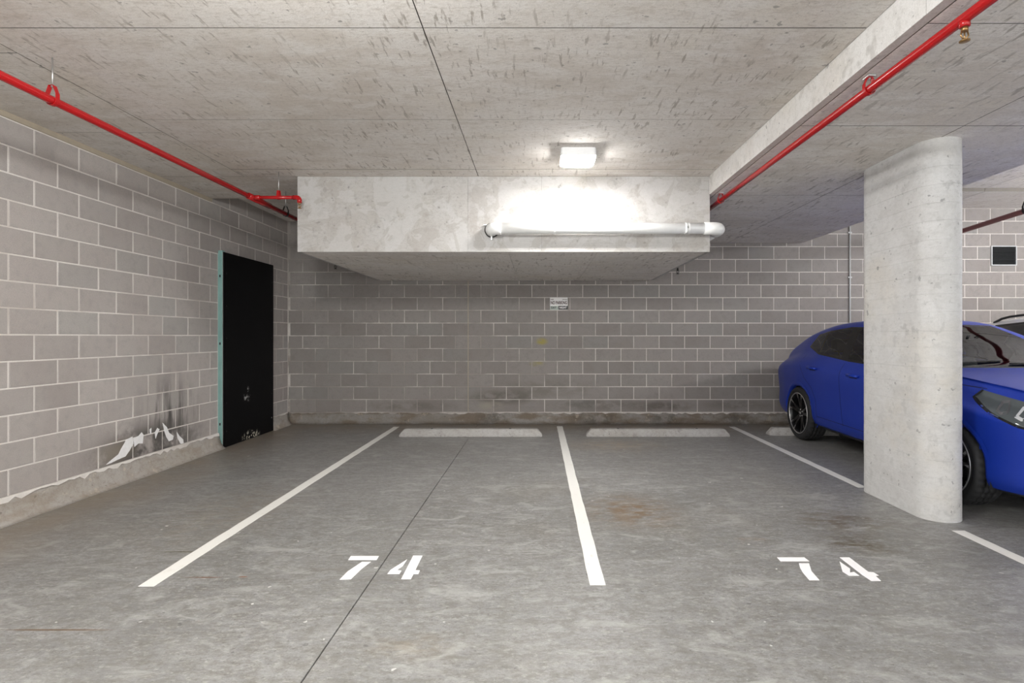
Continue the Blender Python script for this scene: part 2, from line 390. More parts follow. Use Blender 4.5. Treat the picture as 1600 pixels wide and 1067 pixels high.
def vis_back(x, z):
    px = VPX+x*FPX/YB; py = VPY-(z-EYE)*FPX/YB
    if px < 440 or px > 1606: return False
    if py < 428 and 560 < px < 1020: return False
    if 1352 < px < 1500: return False
    if px <= 450 + 12: pass
    if px > 1500: return 322 < py < 512
    if 1262 < px <= 1352 and py > 548: return False
    if py < 378 and px < 1262: return False
    if 464 < px < 1110 and py < 395: return False
    return py < 645
wb = struct(obj('wall_back', B(XL-.2, XR+.2, YB+REC, YB+.22, 0, 3.5), M['mortar_back']), 'grey concrete block rear wall with pale mortar joints')
stuff_bm = bmesh.new(); nb = 0
def put_back(x0, x1, z0, z1):
    global nb
    if x1-x0 < .06: return
    cx, cz = (x0+x1)/2, (z0+z1)/2
    me = block_mesh(x1-x0, z1-z0, M['block_back'], 'b')
    y = YB+random.uniform(-.0012, .0012)
    if nb < 300 and vis_back(cx, cz):
        o = link('block', me, None, wb); o.location = (cx, y, cz); nb += 1
    else:
        b = bmesh.new(); b.from_mesh(me); bmesh.ops.translate(b, verts=b.verts, vec=(cx, y, cz)); merge(stuff_bm, b)
for r in range(16):
    z0 = HOB+CO*r; z1 = z0+CO
    ph = .1 if r % 2 == 0 else .3
    x = ph-.4*12
    while x < XR-.1:
        a, b = max(x, XL+.005), min(x+.4, XR)
        x += .4
        if b-a < .03: continue
        cx = (a+b)/2
        zt = z1
        if XBOX+.2 < cx < XSTEP-.2 and z0 > ZBOX: continue
        if a < XHI-.1 and cx < XHI and cx > XSTEP and z0 >= ZLOW-.01: continue
        if cx <= XBOX and z0 >= ZC+.14: continue
        for lo, hi in (((a, -1.1-.003), (-1.1+.003, b)) if a < -1.1-.02 and b > -1.1+.02 else ((a, b),)):
            put_back(lo, hi, z0, zt)
so = obj('distant_blocks', stuff_bm, M['block_back'], wb); so['kind'] = 'stuff'
obj('control_joint', B(-1.106, -1.094, YB-.001, YB+.01, HOB, ZBOX), M['sealant'], wb)

YD0, YD1, ZD = 6.46, 7.66, 2.41
wl = struct(obj('wall_left', B(XL-.22, XL-REC, YF, YB+.2, 0, ZC+.4), M['mortar_left']), 'sunlit-pale grey concrete block side wall with white mortar')
wl['label'] = 'pale grey concrete block side wall with white mortar'
stuff_bm = bmesh.new()
RZ = Matrix.Rotation(math.pi/2, 4, 'Z')
def put_left(y0, y1, z0, z1):
    if y1-y0 < .05: return
    cy, cz = (y0+y1)/2, (z0+z1)/2
    me = block_mesh(y1-y0, z1-z0, M['block_left'], 'l'); x = XL+random.uniform(-.0012, .0012)
    if cy > 3.6:
        o = link('block', me, None, wl); o.location = (x, cy, cz); o.rotation_euler = (0, 0, math.pi/2)
    elif cy > 1.2:
        b = bmesh.new(); b.from_mesh(me); bmesh.ops.transform(b, verts=b.verts, matrix=Matrix.Translation((x, cy, cz)) @ RZ); merge(stuff_bm, b)
for r in range(15):
    z0 = HOB+CO*r; z1 = z0+CO
    y = 3.903-.4*8 + (0 if r % 2 == 0 else .2)
    while y < YB:
        a, b = y, min(y+.4, YB-.004); y += .4
        if r == 14 and b < 6.3: continue
        if r == 14: a = max(a, 6.34)
        if b-a < .05: continue
        if z0 < ZD-.03:
            if a < YD0 and b > YD0: b = YD0-.004
            elif a >= YD0 and b <= YD1: continue
            elif a < YD1 and b > YD1: a = YD1+.004
            elif a >= YD0 and a < YD1: continue
        put_left(a, b, z0, z1)
so = obj('distant_blocks', stuff_bm, M['block_left'], wl); so['kind'] = 'stuff'
obj('ceiling_sealant', B(XL-.01, XL+.008, YF, 6.33, HOB+CO*14+.004, ZC+.004), M['sealant'], wl)
wr = struct(obj('wall_right', B(XR+REC, XR+.2, YF, YB+.2, 0, 3.6), M['mortar_back']), 'far concrete block side wall beyond the parked cars')
stuff_bm = bmesh.new(); RZ2 = Matrix.Rotation(-math.pi/2, 4, 'Z')
for r in range(17):
    y = YF+(.2 if r % 2 else 0)
    while y < YB-.3:
        me = block_mesh(.4, CO, M['block_back'], 'r'); b = bmesh.new(); b.from_mesh(me)
        bmesh.ops.transform(b, verts=b.verts, matrix=Matrix.Translation((XR, y+.2, HOB+CO*(r+.5))) @ RZ2); merge(stuff_bm, b); y += .4
so = obj('distant_blocks', stuff_bm, M['block_back'], wr); so['kind'] = 'stuff'
# efflorescence: white crust on the wall foot
def salt(pts):
    P = []
    for (px, py) in pts:
        Z = FPX*3.93/(VPX-px); P.append((Z, EYE-(py-VPY)*Z/FPX))
    bm = bmesh.new(); prism(bm, P, lambda u, v, t: (t, u, v), XL-.003, XL+.003)
    obj('efflorescence', bm, M['white_salt'], wl)
s_ = lambda l: [(x/2.964, 460+y/2.964) for x, y in l]
salt(s_([(490, 788), (520, 762), (548, 740), (560, 715), (585, 672), (612, 658), (617, 690), (600, 722), (580, 750), (545, 765), (510, 782)]))
salt(s_([(617, 665), (640, 655), (655, 638), (664, 650), (660, 690), (640, 690), (622, 706)]))
salt(s_([(752, 594), (772, 615), (782, 640), (803, 655), (800, 672), (782, 680), (770, 660), (760, 630)]))
salt(s_([(818, 636), (830, 655), (848, 672), (850, 695), (835, 690), (822, 665)]))
salt(s_([(716, 640), (728, 618), (738, 624), (726, 650), (720, 668)]))
salt(s_([(692, 625), (700, 618), (700, 645), (694, 645)]))

# kerb (hob) under the block walls, rough cast
def hobmesh(L0, L1, depth, fn, seedoff, prof=None):
    bm = bmesh.new(); n = int((L1-L0)/.08); rows = []
    prof = prof or [(0, 0), (depth, 0), (depth*.95, .05), (depth*.7, .12), (depth*.55, HOB-.012), (depth*.2, HOB), (0, HOB)]
    for i in range(n+1):
        u = L0+(L1-L0)*i/n
        j = [random.uniform(-.003, .003) for _ in prof]; row = []
        for k, (d, z) in enumerate(prof):
            row.append(bm.verts.new(fn(u, max(d+(j[k] if 0 < k < 6 else 0), -.0), max(0, z+(j[k]*1.5 if 1 < k < 6 else 0)))))
        rows.append(row)
    for a, b in zip(rows, rows[1:]):
        for k in range(len(prof)-1): bm.faces.new((a[k], a[k+1], b[k+1], b[k])).smooth = True
    bm.faces.new(rows[0]); bm.faces.new(rows[-1][::-1])
    return bm
hb = struct(obj('baseboard_back', hobmesh(XL, XR, .035, lambda u, d, z: (u, YB+.004-d, z), 0), M['hob']), 'stained brown concrete kerb at the foot of the rear wall')
COVE = [(0, 0), (.105, 0), (.07, .022), (.045, .065), (.03, .12), (.022, HOB-.012), (0, HOB)]
hl1 = struct(obj('baseboard_left', hobmesh(YF, YD0-.005, .03, lambda u, d, z: (XL-.004+d, u, z), 0, COVE), M['hob_left']), 'dusty concrete kerb at the foot of the side wall')
hl2 = struct(obj('baseboard_left', hobmesh(YD1+.005, YB-.03, .03, lambda u, d, z: (XL-.004+d, u, z), 0, COVE), M['hob_left']), 'short concrete kerb between the black door and the corner')
def bedding(fn, L0, L1, parent, mat='mortar_back', drop=.028):
    bm = bmesh.new(); n = int((L1-L0)/.05); rows = []
    for i in range(n+1):
        u = L0+(L1-L0)*i/n; lo = HOB-.006-random.random()**2*drop; hi = HOB+.006
        rows.append([bm.verts.new(fn(u, d, z)) for d, z in ((0, lo), (.028, lo+.003), (.020, hi), (0, hi))])
    for a, b in zip(rows, rows[1:]):
        for k in range(3): bm.faces.new((a[k], a[k+1], b[k+1], b[k]))
    obj('mortar_bed', bm, M[mat], parent)
bedding(lambda u, d, z: (u, YB-.004-d*.9, z), XL+.03, XR, hb)
bedding(lambda u, d, z: (XL+.003+d*.9, u, z), 1.0, YD0-.02, hl1, 'mortar_left', .036)
bedding(lambda u, d, z: (XL+.003+d*.9, u, z), YD1+.02, YB-.05, hl2, 'mortar_left', .04)

# ------------------------------------------------------------------ bulkhead
bk = thing('concrete_bulkhead', 'pale patched concrete bulkhead hanging from the ceiling above the parking bays', 'bulkhead', (0, YBOX, ZBOX))
def bkpart(name, x0, x1, y0, y1, z0, z1, mat):
    bm = B(x0, x1, y0, y1, z0, z1); o = obj(name, bm, mat, bk); o.matrix_parent_inverse = Matrix.Translation((0, -YBOX, -ZBOX)); return o
bkpart('core', XBOX+.012, XSTEP-.012, YBOX+.012, YB-.002, ZBOX+.012, ZC+.4, M['seam'])
ed = [XBOX, -.73, .035, XSTEP]
for a, b in zip(ed, ed[1:]): bkpart('face_panel', a+.001, b-.001, YBOX, YBOX+.03, ZBOX, ZC+.1, M['bulkhead'])
bkpart('side_panel', XBOX, XBOX+.03, YBOX+.031, YB-.002, ZBOX, ZC+.16, M['bulkhead'])
bkpart('side_panel', XSTEP-.03, XSTEP, YBOX+.031, YB-.002, ZBOX, ZLOW+.004, M['bulkhead'])
ed = [XBOX+.032, -1.52, -.31, .62, XSTEP-.032]; ey = [YBOX+.032, 6.7, YB-.003]
for a, b in zip(ed, ed[1:]):
    for c_, d_ in zip(ey, ey[1:]): bkpart('soffit_panel', a+.002, b-.002, c_+.0015, d_-.0015, ZBOX, ZBOX+.03, M['ceiling_low'])

# ------------------------------------------------------------------ column
def column():
    x0, r, ya, yb = 2.875, .16, 4.02, 4.60; cx = x0+r
    bm = bmesh.new(); out = []
    for k in range(29): a = math.pi+math.pi*k/28; out.append((math.cos(a), math.sin(a), ya))
    for k in range(29): a = math.pi*k/28; out.append((math.cos(a), math.sin(a), yb))
    zs = [0.0]; z = .02
    while z < ZLOW-.1:
        zs.append(z); z += random.uniform(.12, .155)
    zs.append(ZLOW)
    rings = []
    for i in range(len(zs)-1):
        off = random.uniform(-.0006, .0006)
        for z, d in ((zs[i]+.0002, -.0022), (zs[i]+.0025, off), (zs[i+1]-.0025, off)):
            rings.append([bm.verts.new((cx+c*(r+d), y+s*(r+d), z)) for c, s, y in out])
    rings.append([bm.verts.new((cx+c*r, y+s*r, ZLOW)) for c, s, y in out])
    n = len(out)
    for a, b in zip(rings, rings[1:]):
        for k in range(n): bm.faces.new((a[k], a[(k+1) % n], b[(k+1) % n], b[k]))
    bm.faces.new(rings[0][::-1]); bm.faces.new(rings[-1])
    bmesh.ops.translate(bm, verts=bm.verts, vec=(-cx, -4.3, 0))
    o = obj('concrete_column', bm, M['column'], loc=(cx, 4.3, 0))
    tag(o, 'white-grey board-marked concrete column with rounded end in front of the blue car', 'column')
column()

# ------------------------------------------------------------------ door
dr = bpy.data.objects.new('door_1', None); C.objects.link(dr); dr.location = (XL, YD0, 0); struct(dr, 'flat black door panel with teal edge frame in the block wall')
def dpart(name, bm, mat, parent=dr, rel=True):
    bmesh.ops.translate(bm, verts=bm.verts, vec=(-XL, -YD0, 0)); return obj(name, bm, mat, parent)
fr = bmesh.new(); box(fr, XL-.02, XL+.052, YD0, YD0+.05, 0, ZD+.02, .003)
dpart('frame_jamb', fr, M['teal'])
fr = bmesh.new(); box(fr, XL-.02, XL+.05, YD1-.05, YD1, 0, ZD, .003); dpart('frame_jamb', fr, M['teal'])
fr = bmesh.new(); box(fr, XL-.02, XL+.05, YD0+.05, YD1-.05, ZD-.05, ZD, .003); dpart('frame_head', fr, M['teal'])
dpart('edge_trim', B(XL+.052, XL+.058, YD0+.002, YD0+.04, 0.005, ZD+.005), M['steel'])
leaf = dpart('leaf', B(XL+.058, XL+.074, YD0+.002, YD1, .006, ZD, bev=.002), M['door'])
for z in (.2, .55, .95, 1.35, 1.75, 2.15):
    for y in (YD0+.045, YD1-.05):
        bm = lathe(bmesh.new(), [(.0005, .003), (.006, .0025), (.008, 0)], 10, 'X', (XL+.074, y, z)); dpart('screw', bm, M['steel'] if z == .2 and y > 7 else M['black_iron'], dr)
for z in (.28, 1.27, 2.1):
    bm = B(XL+.015, XL+.03, YD0-.003, YD0+.001, z, z+.03); dpart('fixing', bm, M['black_iron'], dr)

# ------------------------------------------------------------------ painted lines and numbers
def line(x, y0, y1, label, wd=.088):
    bm = bmesh.new(); n = max(2, int((y1-y0)/.12)); L = []; R_ = []
    for i in range(n+1):
        y = y0+(y1-y0)*i/n; j = .0025
        L.append((-wd/2+random.uniform(-j, j), y-y0)); R_.append((wd/2+random.uniform(-j, j), y-y0))
    prism(bm, L+R_[::-1], lambda u, v, t: (u, v, t), 0, .0018)
    tag(obj('parking_line', bm, M['line'], loc=(x, y0, 0)), label, 'parking line', 'painted bay lines')
line(-2.152, 2.885, 8.0, 'long white painted line nearest the block wall with the black door')
line(.327, 2.90, 8.05, 'white painted line between the two bays numbered 74')
line(2.945, 4.775, 8.0, 'white painted line running from behind the column towards the rear wall')
line(2.965, 2.75, 3.715, 'short white painted line in front of the column')
def number(orig, scale, seven, four, label):
    px = lambda p: fl(orig[0]+p[0]/scale, orig[1]+p[1]/scale)
    allp = [px(p) for poly in seven+four for p in poly]; cx = sum(p[0] for p in allp)/len(allp); cy = sum(p[1] for p in allp)/len(allp)
    t = thing('bay_number', label, 'painted number', (cx, cy, 0), 0, 'painted bay numbers')
    for nm, polys in (('digit_seven', seven), ('digit_four', four)):
        bm = bmesh.new()
        for poly in polys: prism(bm, [(px(p)[0]-cx, px(p)[1]-cy) for p in poly], lambda u, v, q: (u, v, q), 0, .0018)
        obj(nm, bm, M['digit'], t)
number((520, 860), 10.667, [[(300, 95), (770, 95), (730, 160), (258, 160)], [(487, 192), (635, 192), (480, 310), (300, 482), (115, 488), (250, 350)]],
       [[(1240, 150), (1165, 265), (1070, 330), (1145, 340), (1110, 393), (910, 393), (965, 325)], [(1340, 88), (1495, 88), (1375, 330), (1450, 335), (1425, 395), (1345, 395), (1300, 480), (1140, 480)]],
       'white stencilled 74 crossed by the floor saw cut, nearer the black door')
number((1205, 860), 8.889, [[(80, 98), (460, 98), (530, 152), (130, 152)], [(385, 180), (525, 180), (560, 290), (670, 415), (530, 415), (440, 310), (400, 240)]],
       [[(950, 155), (1095, 255), (1095, 310), (1150, 300), (1225, 352), (1080, 352), (990, 295)], [(950, 98), (1085, 98), (1350, 300), (1420, 305), (1495, 350), (1450, 355), (1525, 425), (1390, 425), (1270, 345)]],
       'white stencilled 74 on the floor in front of the column')

# ------------------------------------------------------------------ wheel stops
def wheel_stop(x0, x1, label, yc=7.245):
    bm = bmesh.new(); L = (x1-x0)/2; rings = []
    for sx, t in ((-L, 1), (-L+.07, 0), (L-.07, 0), (L, 1)):
        h = .03 if t else .105
        pr = [(-.075, 0), (-.072, h*.55), (-.052, h), (.052, h), (.072, h*.55), (.075, 0)]
        if t: pr = [(a*.86, b) for a, b in pr]
        rings.append([bm.verts.new((sx, a, b)) for a, b in pr])
    for a, b in zip(rings, rings[1:]):
        for k in range(5): bm.faces.new((a[k], a[k+1], b[k+1], b[k]))
        bm.faces.new((a[5], a[0], b[0], b[5]))
    bm.faces.new(rings[0]); bm.faces.new(rings[-1][::-1])
    bmesh.ops.bevel(bm, geom=list(bm.edges), offset=.008, segments=2, affect='EDGES')
    t = thing('wheel_stop', label, 'wheel stop', ((x0+x1)/2, yc, 0), 0, 'concrete wheel stops')
    obj('block_body', bm, M['stop'], t, smooth=True)
    for sx in (-L*.55, L*.55):
        b = lathe(bmesh.new(), [(.0005, .1075), (.016, .1075), (.018, .104)], 12, 'Z', (sx, 0, 0)); obj('fixing_bolt', b, M['black_iron'], t)
wheel_stop(-1.905, .055, 'low concrete wheel stop in the bay nearest the black door')
wheel_stop(.655, 2.625, 'low concrete wheel stop in the middle bay under the no parking sign')
wheel_stop(3.2, 5.15, 'low concrete wheel stop mostly hidden behind the rear wheel of the blue car', 7.345)

# ------------------------------------------------------------------ ceiling light
def ceiling_light():
    t = thing('ceiling_light', 'square white LED ceiling light switched on above the bulkhead face', 'ceiling light', (.355, 4.76, ZC))
    def sq(b, z0, z1, h0, h1, r):
        rings = []
        for z, h, rr in ((z0, h0, r), (z1, h1, r)):
            ring = []
            for q, (sx, sy) in enumerate(((1, 1), (-1, 1), (-1, -1), (1, -1))):
                for k in range(6):
                    a = math.pi/2*q+math.pi/2*k/5; ring.append(b.verts.new((sx*(h-rr)+rr*math.cos(a), sy*(h-rr)+rr*math.sin(a), z)))
            rings.append(ring)
        n = len(rings[0])
        for k in range(n): b.faces.new((rings[0][k], rings[0][(k+1) % n], rings[1][(k+1) % n], rings[1][k]))
        b.faces.new(rings[0]); b.faces.new(rings[1])
        return b
    obj('base', sq(bmesh.new(), 0, -.068, .155, .158, .03), M['white'], t)
    b = sq(bmesh.new(), -.0685, -.085, .154, .138, .04); obj('diffuser', b, M['diffuser'], t)
ceiling_light()

# ------------------------------------------------------------------ sprinkler pipework
def head(parent, p, mat, name='sprinkler_head', s=1.0, off=(0, 0, 0)):
    x, y, z = p; bm = bmesh.new()
    tube(bm, [(x, y, z), (x, y, z-.018*s)], .012*s, 10)
    for sx in (-1, 1): tube(bm, [(x+sx*.011*s, y, z-.016*s), (x+sx*.015*s, y, z-.032*s), (x+sx*.004*s, y, z-.048*s)], .003*s, 6)
    tube(bm, [(x, y, z-.016*s), (x, y, z-.05*s)], .0028*s, 6)
    lathe(bm, [(.0005, z-.05*s), (.018*s, z-.052*s), (.018*s, z-.055*s), (.0005, z-.056*s)], 14, 'Z', (x, y, 0))
    bmesh.ops.translate(bm, verts=bm.verts, vec=[-c for c in off]); return obj(name, bm, mat, parent)
def pipe_part(parent, name, pts, r, mat, off, n=18):
    bm = T(pts, r, n); bmesh.ops.translate(bm, verts=bm.verts, vec=[-c for c in off]); return obj(name, bm, mat, parent)
def strap(parent, x, y, z, r, top, rodtop, axis, off, mat):
    """pear hanger round a pipe, optional rod above"""
    bm = bmesh.new(); w2 = .013; pts = []
    for k in range(13):
        a = math.pi+math.pi*k/12; pts.append((math.cos(a)*(r+.004), math.sin(a)*(r+.004)))
    pts = [(-.012, top-z)]+[(-(r+.004), (top-z)*.45)]+pts+[((r+.004), (top-z)*.45)]+[(.012, top-z)]
    inn = pts[::-1]
    def P(u, v, t): return (x+u, y+t, z+v) if axis == 'Y' else (x+t, y+u, z+v)
    for (a, b) in zip(pts, pts[1:]+pts[:1]):
        vs_ = [bm.verts.new(P(*a, -w2)), bm.verts.new(P(*b, -w2)), bm.verts.new(P(*b, w2)), bm.verts.new(P(*a, w2))]
        bm.faces.new(vs_)
    bmesh.ops.remove_doubles(bm, verts=bm.verts, dist=.0001)
    r_ = bmesh.ops.solidify(bm, geom=list(bm.faces), thickness=.003)
    bmesh.ops.translate(bm, verts=bm.verts, vec=[-c for c in off]); s = obj('hanger_strap', bm, mat, parent)
    bm = T([(x, y, top-.012), (x, y, rodtop)], .004, 8); tube(bm, [(x, y, top-.004), (x, y, top+.008)], .009, 6)
    bmesh.ops.translate(bm, verts=bm.verts, vec=[-c for c in off]); obj('hanger_rod', bm, M['steel'], parent)
# left run
zx = 2.775; X1 = -2.89; off = (X1, -3, zx)
t = thing('sprinkler_pipe', 'red sprinkler pipe along the block wall side with a short branch', 'pipe', off)
pipe_part(t, 'main_pipe', [(X1, -3, zx), (X1, 0, zx), (X1, 4.0, zx), (X1, YB+.001, zx)], .025, M['red'], off, 24)
Yb = 5.31
pipe_part(t, 'branch_pipe', [(X1, Yb, zx), (-2.45, Yb, zx)], .0175, M['red'], off)
pipe_part(t, 'tee', [(X1, Yb-.07, zx), (X1, Yb-.066, zx), (X1, Yb+.35, zx), (X1, Yb+.354, zx)], [.026, .032, .032, .026], M['red'], off)
pipe_part(t, 'tee', [(X1+.02, Yb, zx), (X1+.08, Yb, zx), (X1+.084, Yb, zx)], [.024, .024, .018], M['red'], off)
pipe_part(t, 'elbow', [(-2.475, Yb, zx), (-2.44, Yb, zx)]+[tuple(p) for p in arc((-2.44, Yb, zx-.03), (0, 0, 1), (1, 0, 0), .03)][1:]+[(-2.41, Yb, zx-.055)], .023, M['red'], off)
head(t, (-2.41, Yb, zx-.05), M['brass'], off=off, s=1.1)
strap(t, X1, 3.13, zx, .025, zx+.085, ZC+.004, 'Y', off, M['red'])
strap(t, X1, -1.2, zx, .025, zx+.085, ZC+.004, 'Y', off, M['red'])
strap(t, -2.62, Yb, zx, .0175, zx+.07, ZC+.004, 'X', off, M['red'])
strap(t, X1, 6.02, zx, .025, zx+.085, ZC+.004, 'Y', off, M['black_iron'])
pipe_part(t, 'drop_pipe', [(X1, 7.5, zx), (X1, 7.5, 2.40)], .010, M['black_iron'], off, 10)
head(t, (X1, 7.5, 2.40), M['black_iron'], off=off, s=1.2)
# right run
X2 = 1.868; z2 = 2.765; off = (X2, -3, z2)
t = thing('sprinkler_pipe', 'red sprinkler pipe along the pale ceiling step with a brass sprinkler head', 'pipe', off)
pipe_part(t, 'main_pipe', [(X2, -3, z2), (X2, 0, z2), (X2, 4, z2), (X2, 7.2, z2)], .024, M['red'], off, 24)
pipe_part(t, 'outlet', [(X2, 2.305, z2-.005), (X2, 2.305, z2-.038), (X2, 2.305, z2-.04)], [.021, .021, .016], M['red'], off)
head(t, (X2, 2.305, z2-.038), M['brass'], off=off, s=1.15)
for y in (-1.0, 2.97, 5.38):
    strap(t, X2, y, z2, .024, z2+.062, ZLOW+.004, 'Y', off, M['red'])
    bm = B(-.022, .022, -.03, .03, 0, .012, bev=.003); bmesh.ops.translate(bm, verts=bm.verts, vec=(0, y+3, ZLOW-.010-z2)); obj('ceiling_clip', bm, M['steel'], t)
pipe_part(t, 'drop_pipe', [(X2, 7.05, z2), (X2, 7.05, 2.27)], .010, M['black_iron'], off, 10)
head(t, (X2, 7.05, 2.275), M['black_iron'], off=off, s=1.2)
# maroon run over the cars
a, b = Vector((6.46, 8.27, 2.965)), Vector((6.14, 6.3, 2.975)); b2 = a+(b-a)*3.2
t = thing('sprinkler_pipe', 'dark maroon sprinkler pipe crossing in front of the pale wall above the vent', 'pipe', a)
pipe_part(t, 'main_pipe', [a, b, b2], .034, M['red_dark'], a)
q = a+(b-a)*.80
strap(t, q.x, q.y, q.z, .034, q.z+.12, ZHI+.06, 'Y', a, M['black_iron'])

# ------------------------------------------------------------------ drain pipe on the bulkhead
yp, zp, r = 5.335, 2.468, .055; off = (-.48, yp, zp)
t = thing('drain_pipe', 'white plastic drain pipe running along the bulkhead face and round its corner', 'pipe', off)
xe = 1.85
pipe_part(t, 'pipe_run', [(-.40, yp, zp), (.7, yp, zp), (xe-.09, yp, zp)], r, M['pvc'], off, 28)
pipe_part(t, 'pipe_return', [(xe, yp+.09, zp), (xe, 7, zp-.01), (xe, YB-.004, zp-.02)], r, M['pvc'], off, 28)
pipe_part(t, 'elbow', [(-.375, yp, zp), (-.379, yp, zp), (-.405, yp, zp)]+[tuple(p) for p in arc((-.405, yp+.075, zp), (0, -1, 0), (-1, 0, 0), .075, 10)][1:]+[(-.48, YBOX+.006, zp)], [.056, .063]+[.063]*12, M['pvc'], off, 28)
pipe_part(t, 'elbow', [(xe-.17, yp, zp), (xe-.168, yp, zp), (xe-.08, yp, zp)]+[tuple(p) for p in arc((xe-.08, yp+.08, zp), (0, -1, 0), (1, 0, 0), .08, 10)][1:]+[(xe, yp+.17, zp)], [.056]+[.063]*13, M['pvc'], off, 28)
for x, wd in ((.165, .012), (1.50, .016), (1.515, .02)):
    pipe_part(t, 'coupling', [(x-wd, yp, zp), (x-wd+.002, yp, zp), (x+wd-.002, yp, zp), (x+wd, yp, zp)], [.0555, .059, .059, .0555], M['pvc'], off, 28)
bm = lathe(bmesh.new(), [(.063, -.004), (.070, -.006), (.074, -.002), (.074, .008), (.063, .01)], 32, 'Y', (-.48, YBOX-.02, zp)); bmesh.ops.translate(bm, verts=bm.verts, vec=[-c for c in off]); obj('seal_ring', bm, M['rubber_ring'], t)
bm = bmesh.new()
for k in range(16):
    a0, a1 = math.radians(60+k*8), math.radians(68+k*8)
    pp = [(-.48+math.cos(a_)*rr_, yy_, zp+math.sin(a_)*rr_) for a_ in (a0, a1) for rr_ in (.075,) for yy_ in (YBOX-.035, YBOX-.015)]
    v = [bm.verts.new(p) for p in pp]; bm.faces.new((v[0], v[1], v[3], v[2]))
box(bm, -.565, -.53, YBOX-.035, YBOX-.012, zp+.052, zp+.06)
bmesh.ops.translate(bm, verts=bm.verts, vec=[-c for c in off]); obj('pipe_clip', bm, M['steel'], t)
bm = B(-.49, -.475, YBOX-.03, YBOX-.001, zp-.1, zp-.062, bev=.002); bmesh.ops.translate(bm, verts=bm.verts, vec=[-c for c in off]); obj('pipe_clip', bm, M['steel'], t)

# ------------------------------------------------------------------ sign
def text_mesh(s, size, mat, parent, name, cx, cz, wd=None, y=0):
    cu = bpy.data.curves.new('t', 'FONT'); cu.body = s; cu.size = size; cu.align_x = 'CENTER'; cu.align_y = 'CENTER'; cu.extrude = .0006; cu.offset = size*.03
    o = bpy.data.objects.new('t', cu); C.objects.link(o); dg = bpy.context.evaluated_depsgraph_get(); dg.update()
    me = bpy.data.meshes.new_from_object(o.evaluated_get(dg)); bpy.data.objects.remove(o)
    xs = [v.co.x for v in me.vertices]; sc = wd/(max(xs)-min(xs)) if wd else 1
    for v in me.vertices: v.co = Vector((cx+v.co.x*sc, y-v.co.z-.0006, cz+v.co.y))
    me.materials.clear(); me.materials.append(mat); return link(name, me, None, parent)
sx, sz = .323, 1.888
t = thing('parking_sign', 'small white NO PARKING sign fixed to the rear block wall', 'sign', (sx, YB-.006, sz))
obj('plate', B(-.138, .138, -.004, .005, -.098, .098, bev=.001), M['sign_white'], t)
obj('day_panel', B(-.138, -.006, -.0055, -.003, -.098, -.036), M['sign_grey'], t)
obj('night_panel', B(-.006, .138, -.0055, -.003, -.094, -.034), M['sign_black'], t)
text_mesh('NO PARKING', .072, M['sign_maroon'], t, 'lettering', 0, .012, .255, -.0045)
text_mesh('DAY -', .045, M['sign_black'], t, 'lettering', -.070, -.064, .105, -.006)
text_mesh('NIGHT', .045, M['sign_white'], t, 'lettering', .066, -.064, .115, -.006)
for x0, x1 in ((-.128, -.08), (.06, .132)):
    bm = bmesh.new(); x = x0
    while x < x1:
        wd = random.uniform(.005, .01); box(bm, x, x+wd, -.0052, -.0035, .058+random.uniform(0, .004), .070+random.uniform(-.002, .003)); x += wd+.003
    obj('small_print', bm, M['sign_maroon'], t)

# ------------------------------------------------------------------ vent, conduit
vx, vz = 7.30, 2.64
t = thing('air_vent', 'square pale framed louvre vent in the rear wall', 'vent', (vx, YB, vz))
fr = bmesh.new()
for a in ((-.20, .20, -.02, .01, .14, .155), (-.20, .20, -.02, .01, -.155, -.14), (-.20, -.185, -.02, .01, -.14, .14), (.185, .20, -.02, .01, -.14, .14)): box(fr, *a)
obj('frame', fr, M['vent_frame'], t); obj('backing', B(-.186, .186, -.004, .01, -.141, .141), M['black_iron'], t)
for k in range(12):
    bm = B(-.185, .185, -.010, .010, -.0012, .0012); bmesh.ops.rotate(bm, verts=bm.verts, matrix=Matrix.Rotation(.7, 3, 'X')); bmesh.ops.translate(bm, verts=bm.verts, vec=(0, -.012, -.13+k*.0236)); obj('louvre', bm, M['vent_dark'], t)
t = thing('wall_conduit', 'thin grey vertical conduit on the rear wall above the blue car', 'conduit', (4.885, YB-.016, 0))
obj('tube', T([(0, 0, HOB+.01), (0, 0, 2), (0, 0, ZHI)], .0115, 10), M['vent_frame'], t)
for z in (1.5, 2.3, 3.0): obj('saddle', B(-.028, .028, -.008, .016, z-.01, z+.01, bev=.002), M['vent_frame'], t)
# ------------------------------------------------------------------ cars
def interp(tab, y):
    if y <= tab[0][0]: return tab[0][1]
    if y >= tab[-1][0]: return tab[-1][1]
    for i in range(len(tab)-1):
        (a, va), (b, vb) = tab[i], tab[i+1]
        if a <= y <= b:
            # monotone cubic
            def sl(j):
                if j <= 0 or j >= len(tab)-1:
                    j2 = min(max(j, 0), len(tab)-2); 
                    k = 0 if j <= 0 else len(tab)-2
                    return (tab[k+1][1]-tab[k][1])/(tab[k+1][0]-tab[k][0])
                d0 = (tab[j][1]-tab[j-1][1])/(tab[j][0]-tab[j-1][0]); d1 = (tab[j+1][1]-tab[j][1])/(tab[j+1][0]-tab[j][0])
                return 0 if d0*d1 <= 0 else 2*d0*d1/(d0+d1)
            h = b-a; u = (y-a)/h; m0, m1 = sl(i)*h, sl(i+1)*h
            return (2*u**3-3*u*u+1)*va+(u**3-2*u*u+u)*m0+(-2*u**3+3*u*u)*vb+(u**3-u*u)*m1
